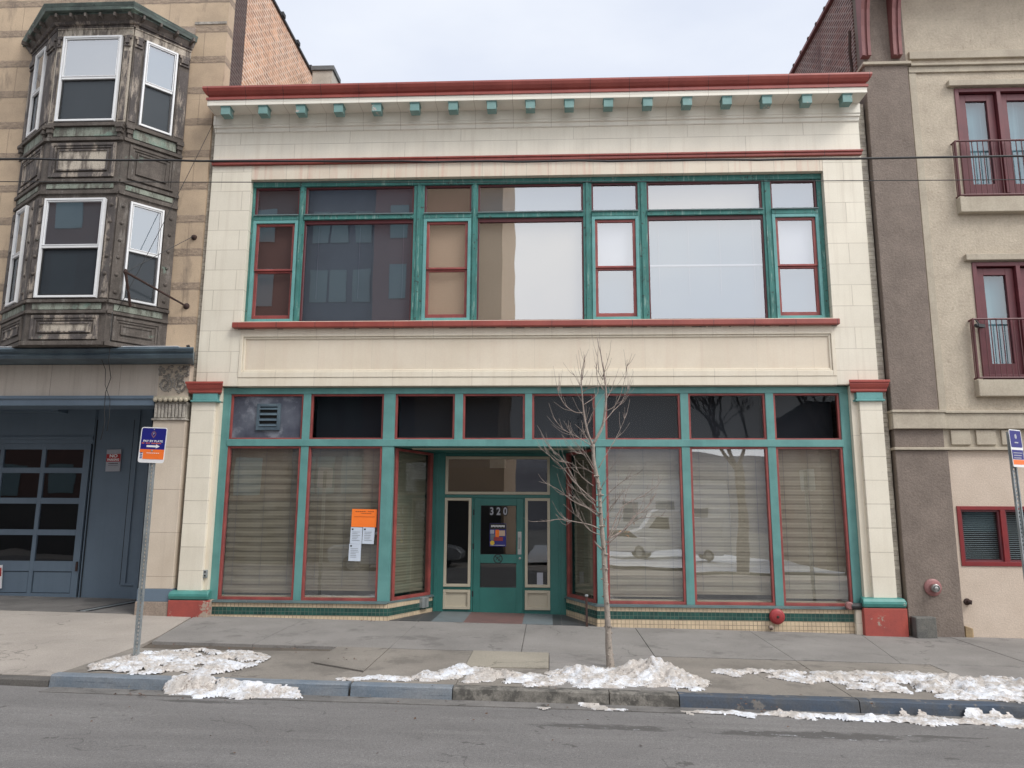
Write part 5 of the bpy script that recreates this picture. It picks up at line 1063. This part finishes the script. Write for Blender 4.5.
TREE = {'trunk': [(0.75, -0.17), (0.72, 0.14), (0.71, 0.5), (0.69, 0.86), (0.68, 1.16), (0.65, 1.59), (0.63, 1.97), (0.57, 2.35), (0.56, 2.55)], 'lead': [(0.56, 2.55), (0.69, 2.8), (0.74, 3.12), (0.72, 3.49), (0.64, 3.98)], 'lead2': [(0.56, 2.53), (0.49, 2.71), (0.44, 2.99), (0.42, 3.39), (0.47, 3.7)], 'a': [(0.43, 2.96), (0.33, 2.97), (0.21, 3.06), (0.13, 3.2), (0.11, 3.29)], 'b': [(0.57, 2.51), (0.37, 2.63), (0.17, 2.73), (0.04, 2.88)], 'c': [(0.57, 2.25), (0.47, 2.41), (0.35, 2.53), (0.21, 2.78)], 'k': [(0.57, 2.21), (0.45, 2.39), (0.35, 2.43), (0.23, 2.43)], 'l': [(0.58, 2.17), (0.42, 2.25), (0.21, 2.26)], 'e': [(0.58, 1.78), (0.44, 1.9), (0.31, 2.13), (0.17, 2.37), (0.01, 2.53), (-0.16, 2.82)], 'f': [(0.59, 1.82), (0.38, 2.0), (0.23, 2.17), (0.03, 2.37), (-0.15, 2.51)], 'g': [(0.64, 1.62), (0.48, 1.74), (0.3, 1.82), (0.09, 1.98), (-0.13, 2.06)], 'h': [(0.63, 1.68), (0.44, 1.78), (0.32, 1.88), (0.13, 1.92)], 'i': [(0.64, 1.47), (0.52, 1.53), (0.28, 1.58), (0.12, 1.6), (-0.03, 1.58), (-0.17, 1.57)], 'j': [(0.28, 1.58), (0.2, 1.51)], 'j2': [(0.56, 2.02), (0.41, 2.13), (0.29, 2.29), (0.09, 2.31)], 'm': [(0.65, 1.24), (0.75, 1.36), (0.95, 1.47), (1.07, 1.63), (1.23, 1.74), (1.35, 1.9)], 'n': [(0.73, 1.34), (0.85, 1.63), (0.95, 1.78), (1.11, 1.86), (1.31, 1.98), (1.43, 2.12)], 'o': [(0.69, 1.26), (0.83, 1.39), (1.07, 1.59), (1.22, 1.63), (1.5, 1.67)], 'p': [(0.67, 1.47), (0.74, 1.7), (0.86, 1.86), (0.96, 1.98)], 'q': [(0.65, 1.78), (0.76, 1.94), (0.96, 2.1), (1.12, 2.18)], 'q2': [(0.62, 1.94), (0.72, 2.1), (0.81, 2.33)], 'r': [(0.63, 2.25), (0.77, 2.49), (0.89, 2.69), (1.0, 2.94)], 's': [(0.69, 2.82), (0.82, 2.98), (0.96, 3.14), (1.11, 3.43)], 't': [(0.72, 3.1), (0.82, 3.3), (0.93, 3.59)], 'u': [(0.72, 2.98), (0.86, 3.06), (0.98, 3.39), (1.02, 3.59)], 'v': [(0.7, 3.43), (0.77, 3.68)], 'w': [(0.7, 3.39), (0.58, 3.55)], 'x': [(0.43, 3.39), (0.47, 3.66)], 'x2': [(0.42, 3.28), (0.32, 3.51)], 'x3': [(0.42, 3.22), (0.58, 3.31)], 'y': [(0.44, 2.67), (0.57, 2.98), (0.72, 3.22)], 'st': [(0.67, 1.22), (0.6, 1.28), (0.56, 1.34)], 'z1': [(0.44, 3.06), (0.58, 3.16), (0.65, 3.26)], 'z2': [(0.7, 3.26), (0.62, 3.47), (0.66, 3.93)], 'z3': [(0.57, 2.41), (0.46, 2.69), (0.33, 2.82)], 'z4': [(0.63, 1.62), (0.52, 1.86), (0.36, 1.94), (0.21, 2.05)], 'z5': [(0.64, 1.41), (0.5, 1.47), (0.36, 1.62), (0.17, 1.78)], 'z6': [(0.75, 1.37), (0.91, 1.63), (0.98, 1.94)], 'z7': [(0.95, 1.47), (1.15, 1.74), (1.27, 2.06)]}

tt = thing('street_tree', 'slender leafless young tree growing from the snow by the kerb', 'tree', (.75, -3.11, -.19))
YT = -3.11
def P3(p, k, i, n, s):    # gives each branch its own way towards or away from the street
    return Vector((p[0], YT+s*(i/max(1, n-1))**.9, p[1]))
def smoothline(pts, sub=4):
    out_ = []
    n = len(pts)
    for i in range(n-1):
        p0 = pts[max(i-1, 0)]; p1 = pts[i]; p2 = pts[i+1]; p3 = pts[min(i+2, n-1)]
        for j in range(sub):
            t = j/sub; out_.append(.5*((2*p1)+(p2-p0)*t+(2*p0-5*p1+4*p2-p3)*t*t+(3*p1-p0-3*p2+p3)*t**3))
    out_.append(pts[-1]); return out_
tk = MB(); tr_ = [Vector((p[0], YT, p[1])) for p in TREE['trunk']]; tr_[0].z -= .1
L1 = smoothline(tr_, 5); n = len(L1)
L1 = [p+Vector((.008*noise.noise(p*5), .008*noise.noise(p*5+Vector((9, 0, 0))), 0)) for p in L1]
tk.tube(L1, [.040-.020*i/(n-1)+.014*max(0, 1-i/6) + .004*noise.noise(p*9) for i, p in enumerate(L1)], 12)
for k in range(60):    # buds and knots of pruned twigs
    p = L1[random.randrange(2, n-8)]; a = random.uniform(0, 6.28); d = Vector((math.cos(a), math.sin(a), .3)); tk.lathe(p+d*.036, d, [(.014, 0), (.011, .012), (.004, .018)], 7)
trunk = tk.build('trunk', 'bark', tt, smooth=True)
br = MB()
def grow(m, pts, r0, r1):
    q = smoothline(pts, 4); n_ = len(q); q = [p+Vector((.012*noise.noise(p*7), .012*noise.noise(p*7+Vector((5, 0, 0))), .012*noise.noise(p*7+Vector((0, 5, 0)))))*(i/n_) for i, p in enumerate(q)]
    m.tube(q, [max(r1, r0*(1-.8*i/(n_-1))) for i in range(n_)], 6); return q
leads = {'lead': (.022, .0035, .10), 'lead2': (.018, .0035, -.10)}
ends = {}
for k, v in TREE.items():
    if k == 'trunk': continue
    if k in leads: r0, r1, s = leads[k]
    else: r0, r1, s = (.0085 if len(v) > 4 else .0064), .0017, random.choice((-1, 1))*random.uniform(.08, .38)*(.5 if len(v) < 4 else 1)
    if k == 'm': r0 = .017
    if k == 'st': r0, s = .016, -.1
    pts = [P3(p, k, i, len(v), s) for i, p in enumerate(v)]
    q = grow(br, pts, r0, r1)
    if k == 'st': continue
    for j in range(random.randint(7, 11) if len(v) > 3 else 3):     # side twigs
        i = random.randrange(len(q)//4, len(q)-1); p = q[i]; d = (q[i+1]-q[i-1]).normalized()
        sd = (d*1.0+Vector((random.uniform(-.8, .8), random.uniform(-.8, .8), random.uniform(-.3, .9)))).normalized(); l = random.uniform(.07, .30)
        grow(br, [p, p+sd*l*.5, p+sd*l+Vector((0, 0, l*.25))], .0036, .0016)
br.build('branches', 'twig', tt, smooth=True)
# withered leaves caught low in the crown
lm = MB()
for k in range(7):
    p = Vector((1.02+random.gauss(0, .04), YT+.2, 1.42+random.gauss(0, .06))); r = .02; T = Matrix.Translation(p) @ Matrix.Rotation(random.random()*6, 4, Vector((random.random(), random.random(), 1)).normalized()); lm.T = T; lm.add([(-r*.5, 0, 0), (0, .004, -r*1.6), (r*.5, 0, 0), (0, -.004, r)], [(0, 1, 2, 3)])
lm.T = None; lm.build('dead_leaves', surf('withered_leaf', (.45, .24, .12), None, 4, .8, .1, 60, 0), tt)

# ================================================================== the far side of the street (seen in the glass)
tw = thing('brick_tower', 'tall dark brick block across the street with a tan brick corner', 'building', (-8, -18, -.4))
Bx('wall', 'tower_brick', tw, (-27, -10.8, -30, -18, -.9, 17.5)); Bx('wall', 'tower_slate', tw, (-10.8, -7.6, -30, -18.6, -.9, 25)); Bx('wall', 'tower_plum', tw, (-7.6, -5.6, -30, -18, -.9, 25)); Bx('wall', 'tower_tan', tw, (-5.6, -2.0, -30, -18.2, -.9, 25))
Bx('added_dark_strip', 'added_strip', tw, (-26.9, -2.1, -18.2, -17.9, -.9, 2.3))  # dark strip added to darken what the door glass reflects
for i in range(8):
    z = 2.6+i*2.7
    for x in (-10.5, -9.65, -8.6, -6.9): Bx('window', 'tower_glass', tw, (x, x+.75, -18.62 if x < -8 else -18.0, -18.55 if x < -8 else -17.96, z, z+1.5))
    if z < 15:
        for x in (-13, -15.5, -18, -20.5, -23, -25.5): Bx('window', 'tower_glass', tw, (x, x+1.1, -18.0, -17.96, z, z+1.5))
lb = thing('low_brick_block', 'low dark building across the street at the right', 'building', (18, -26, -.8))
Bx('wall', 'tower_brick', lb, (13.5, 30, -34, -26, -.9, 7.2)); Bx('roof', 'roofing', lb, (13.2, 30.3, -34.2, -25.8, 7.2, 7.5)); Bx('window', 'tower_glass', lb, *[(15+2.6*k, 16.3+2.6*k, -26, -25.96, 1.2, 3.2) for k in range(5)])
hl = MB(); n = 60
for i in range(n+1):
    x = -200+400*i/n; h = 20+9*noise.noise(Vector((x*.012, 0, 3)))+3*noise.noise(Vector((x*.05, 0, 3))); hl.v += [(x, -170, -2), (x, -230, h)]
hl.f = [(2*i, 2*i+2, 2*i+3, 2*i+1) for i in range(n)]
tag(hl.build('hills', 'hill'), kind='structure')
tag(grid('snowy_lot', 'snow_dust', lin(-1.5, 13, 3), lin(-50, -22, 3), lambda x, y: -.45-.0144*x), kind='structure')
tag(grid('far_pavement', 'slab_d', lin(-40, 40, 10), lin(-18, -13.6, 2), lambda x, y: -.34-.0144*x), kind='structure')
def vehicle(name, label, cat, loc, rz, prof, wid, paint, win, wheels):
    t = thing(name, label, cat, loc); T = Matrix.Translation(loc) @ Matrix.Rotation(R(rz), 4, 'Z')
    m = MB(); m.T = T @ Matrix.Rotation(R(-90), 4, 'Z'); m.extr([(x, z) for x, z in prof], -wid/2, wid/2); m.build('body', paint, t, bevel=.06)
    g = MB(); g.T = T @ Matrix.Rotation(R(-90), 4, 'Z'); g.extr(win, -wid/2-.01, wid/2+.01); g.build('side_windows', 'car_glass', t)
    for wx in wheels:
        for s_ in (-1, 1):
            c = T @ Vector((wx, s_*(wid/2-.1), .33)); ax = (T.to_3x3() @ Vector((0, s_, 0))); w = MB().lathe(c, ax, [(.33, -.1), (.33, .12), (.22, .125)], 20).build('wheel', 'black', t); MB().lathe(c, ax, [(.2, .1), (.2, .135), (.05, .14)], 12).build('rim', 'steel', w)
van_prof = [(-2.6, .35), (-2.6, 2.3), (-2.4, 2.45), (.9, 2.45), (1.3, 2.3), (1.95, 1.5), (2.6, 1.3), (2.75, .9), (2.75, .35)]
van_win = [(.5, 1.5), (.5, 2.1), (1.05, 2.1), (1.6, 1.5)]
car_prof = [(-2.2, .35), (-2.25, .8), (-2.0, 1.0), (-1.5, 1.05), (-.9, 1.42), (.3, 1.45), (1.1, 1.02), (2.0, .88), (2.25, .65), (2.2, .35)]
car_win = [(-1.35, 1.04), (-.85, 1.36), (.25, 1.38), (.85, 1.04)]
vehicle('parked_van', 'white van parked on the snowy lot across the street', 'van', (7.0, -31, -.5), 180, van_prof, 1.95, 'van_white', van_win, (-1.7, 1.8))
vehicle('parked_car', 'silver car parked at the far kerb beside the brick tower', 'car', (-5.6, -15.2, -.35), 0, car_prof, 1.75, 'car_silver', car_win, (-1.4, 1.4))
vehicle('parked_car', 'white car parked on the open lot across the street', 'car', (3.3, -29.5, -.5), 180, car_prof, 1.75, 'van_white', car_win, (-1.4, 1.4))
def far_tree(x, y, h, label, seed):
    rnd = random.Random(seed); t = thing('bare_tree', label, 'tree', (x, y, -.5)); m = MB(); b_ = MB()
    m.tube([(x, y, -.6), (x+.1, y, h*.25), (x, y+.1, h*.45)], [.28, .2, .15], 8); m.build('trunk', 'twig', t)
    def rec(p, d, l, r, k):
        q = p+d*l; b_.tube([p, p+d*l*.5+Vector((rnd.uniform(-.1, .1),)*3)*l*.3, q], [r, r*.8, r*.6], 4)
        if k == 0: return
        for _ in range(3): rec(q, (d+Vector((rnd.uniform(-.8, .8), rnd.uniform(-.8, .8), rnd.uniform(-.2, .6)))).normalized(), l*.72, r*.6, k-1)
    for _ in range(4): rec(Vector((x, y, h*.42)), Vector((rnd.uniform(-.7, .7), rnd.uniform(-.7, .7), 1)).normalized(), h*.2, .1, 4)
    b_.build('branches', 'twig', t)
ph = thing('pale_house', 'pale rendered house far back on the snowy lot across the street', 'building', (9, -52, -.8))
Bx('wall', 'van_white', ph, (4.5, 15, -60, -52, -.9, 5.2)); MB().prism([(4, -61), (15.5, -61), (15.5, -51.6), (4, -51.6)], 5.2, lambda x, y: 5.2+.01).build('roof', 'snow_dust', ph)
Bx('window', 'tower_slate', ph, (6, 7.2, -52, -51.95, 1.2, 2.8)); Bx('window', 'tower_slate', ph, (9, 10.2, -52, -51.95, 1.2, 2.8)); Bx('window', 'tower_slate', ph, (12, 13.2, -52, -51.95, 1.2, 2.8))
far_tree(8.2, -20.5, 9, 'large bare tree on the lot across the street, nearer the van', 3); far_tree(12.2, -19.5, 10, 'large bare tree across the street before the low dark block', 5)

# ================================================================== camera, light, render settings
cam = bpy.data.cameras.new('camera'); co = bpy.data.objects.new('camera', cam); COL.objects.link(co)
cam.sensor_width = 36; cam.lens = 36*769/1024; cam.clip_end = 2000; cam.clip_start = .05
cy, sy = math.cos(R(2.80556)), math.sin(R(2.80556)); cp, sp = math.cos(R(9.95566)), math.sin(R(9.95566)); cr, sr = math.cos(R(-.345)), math.sin(R(-.345))
Rm = Matrix(((cy, -sy, 0), (sy, cy, 0), (0, 0, 1))) @ Matrix(((1, 0, 0), (0, cp, -sp), (0, sp, cp))) @ Matrix(((1, 0, 0), (0, 0, 1), (0, -1, 0))) @ Matrix(((cr, -sr, 0), (sr, cr, 0), (0, 0, 1)))
Rm = Rm @ Matrix(((1, 0, 0), (0, -1, 0), (0, 0, -1)))
co.matrix_world = Matrix.Translation((0, -13, 1.6)) @ Rm.to_4x4(); S.camera = co
SUN_EL, SUN_AZ = 48, 52          # from behind the camera, to its right
sun = bpy.data.lights.new('sun', 'SUN'); so = bpy.data.objects.new('sun', sun); COL.objects.link(so)
sun.energy = 1.5; sun.angle = R(20); sun.color = (1, .96, .90)
d = Vector((math.sin(R(SUN_AZ))*math.cos(R(SUN_EL)), -math.cos(R(SUN_AZ))*math.cos(R(SUN_EL)), math.sin(R(SUN_EL))))
so.rotation_euler = (-d).to_track_quat('-Z', 'Y').to_euler()
wd = bpy.data.worlds.new('World'); S.world = wd; wd.use_nodes = True; nt = wd.node_tree; nt.nodes.clear()
out = nt.nodes.new('ShaderNodeOutputWorld'); bg = nt.nodes.new('ShaderNodeBackground'); bg.inputs[1].default_value = .1
sk = nt.nodes.new('ShaderNodeTexSky'); sk.sky_type = 'NISHITA'; sk.sun_disc = False; sk.sun_elevation = R(SUN_EL); sk.sun_rotation = math.atan2(d.x, d.y)
tc = nt.nodes.new('ShaderNodeTexCoord'); G_ = tc.outputs['Generated']
dot = nt.nodes.new('ShaderNodeVectorMath'); dot.operation = 'DOT_PRODUCT'; nt.links.new(G_, dot.inputs[0]); dot.inputs[1].default_value = (.28, -.80, .52)
cl = ramp(nt, dot.outputs['Value'], -.35, .9, (6.8, 7.15, 8.0), (16.0, 16.1, 16.6))
cn = noi(nt, scaled(nt, G_, (1, 1, 2.4)), 2.0, 5, .55)
cl = mix(nt, 1.0, cl, ramp(nt, cn, .3, .7, (.86, .885, .93), (1.10, 1.09, 1.05)), 'MULTIPLY')
for n_ in nt.nodes:
    if n_.type == 'MIX': n_.clamp_factor = True; n_.clamp_result = False
fin = mix(nt, .88, sk.outputs[0], cl)
nt.links.new(fin, bg.inputs[0]); nt.links.new(bg.outputs[0], out.inputs[0])
v = S.view_settings; v.view_transform = 'Standard'; v.look = 'None'; v.exposure = .40; v.gamma = 1; v.use_curve_mapping = False
S.render.engine = 'CYCLES'; S.cycles.use_denoising = True; S.cycles.max_bounces = 8; S.cycles.transparent_max_bounces = 12; S.cycles.sample_clamp_indirect = 5
S.render.film_transparent = False
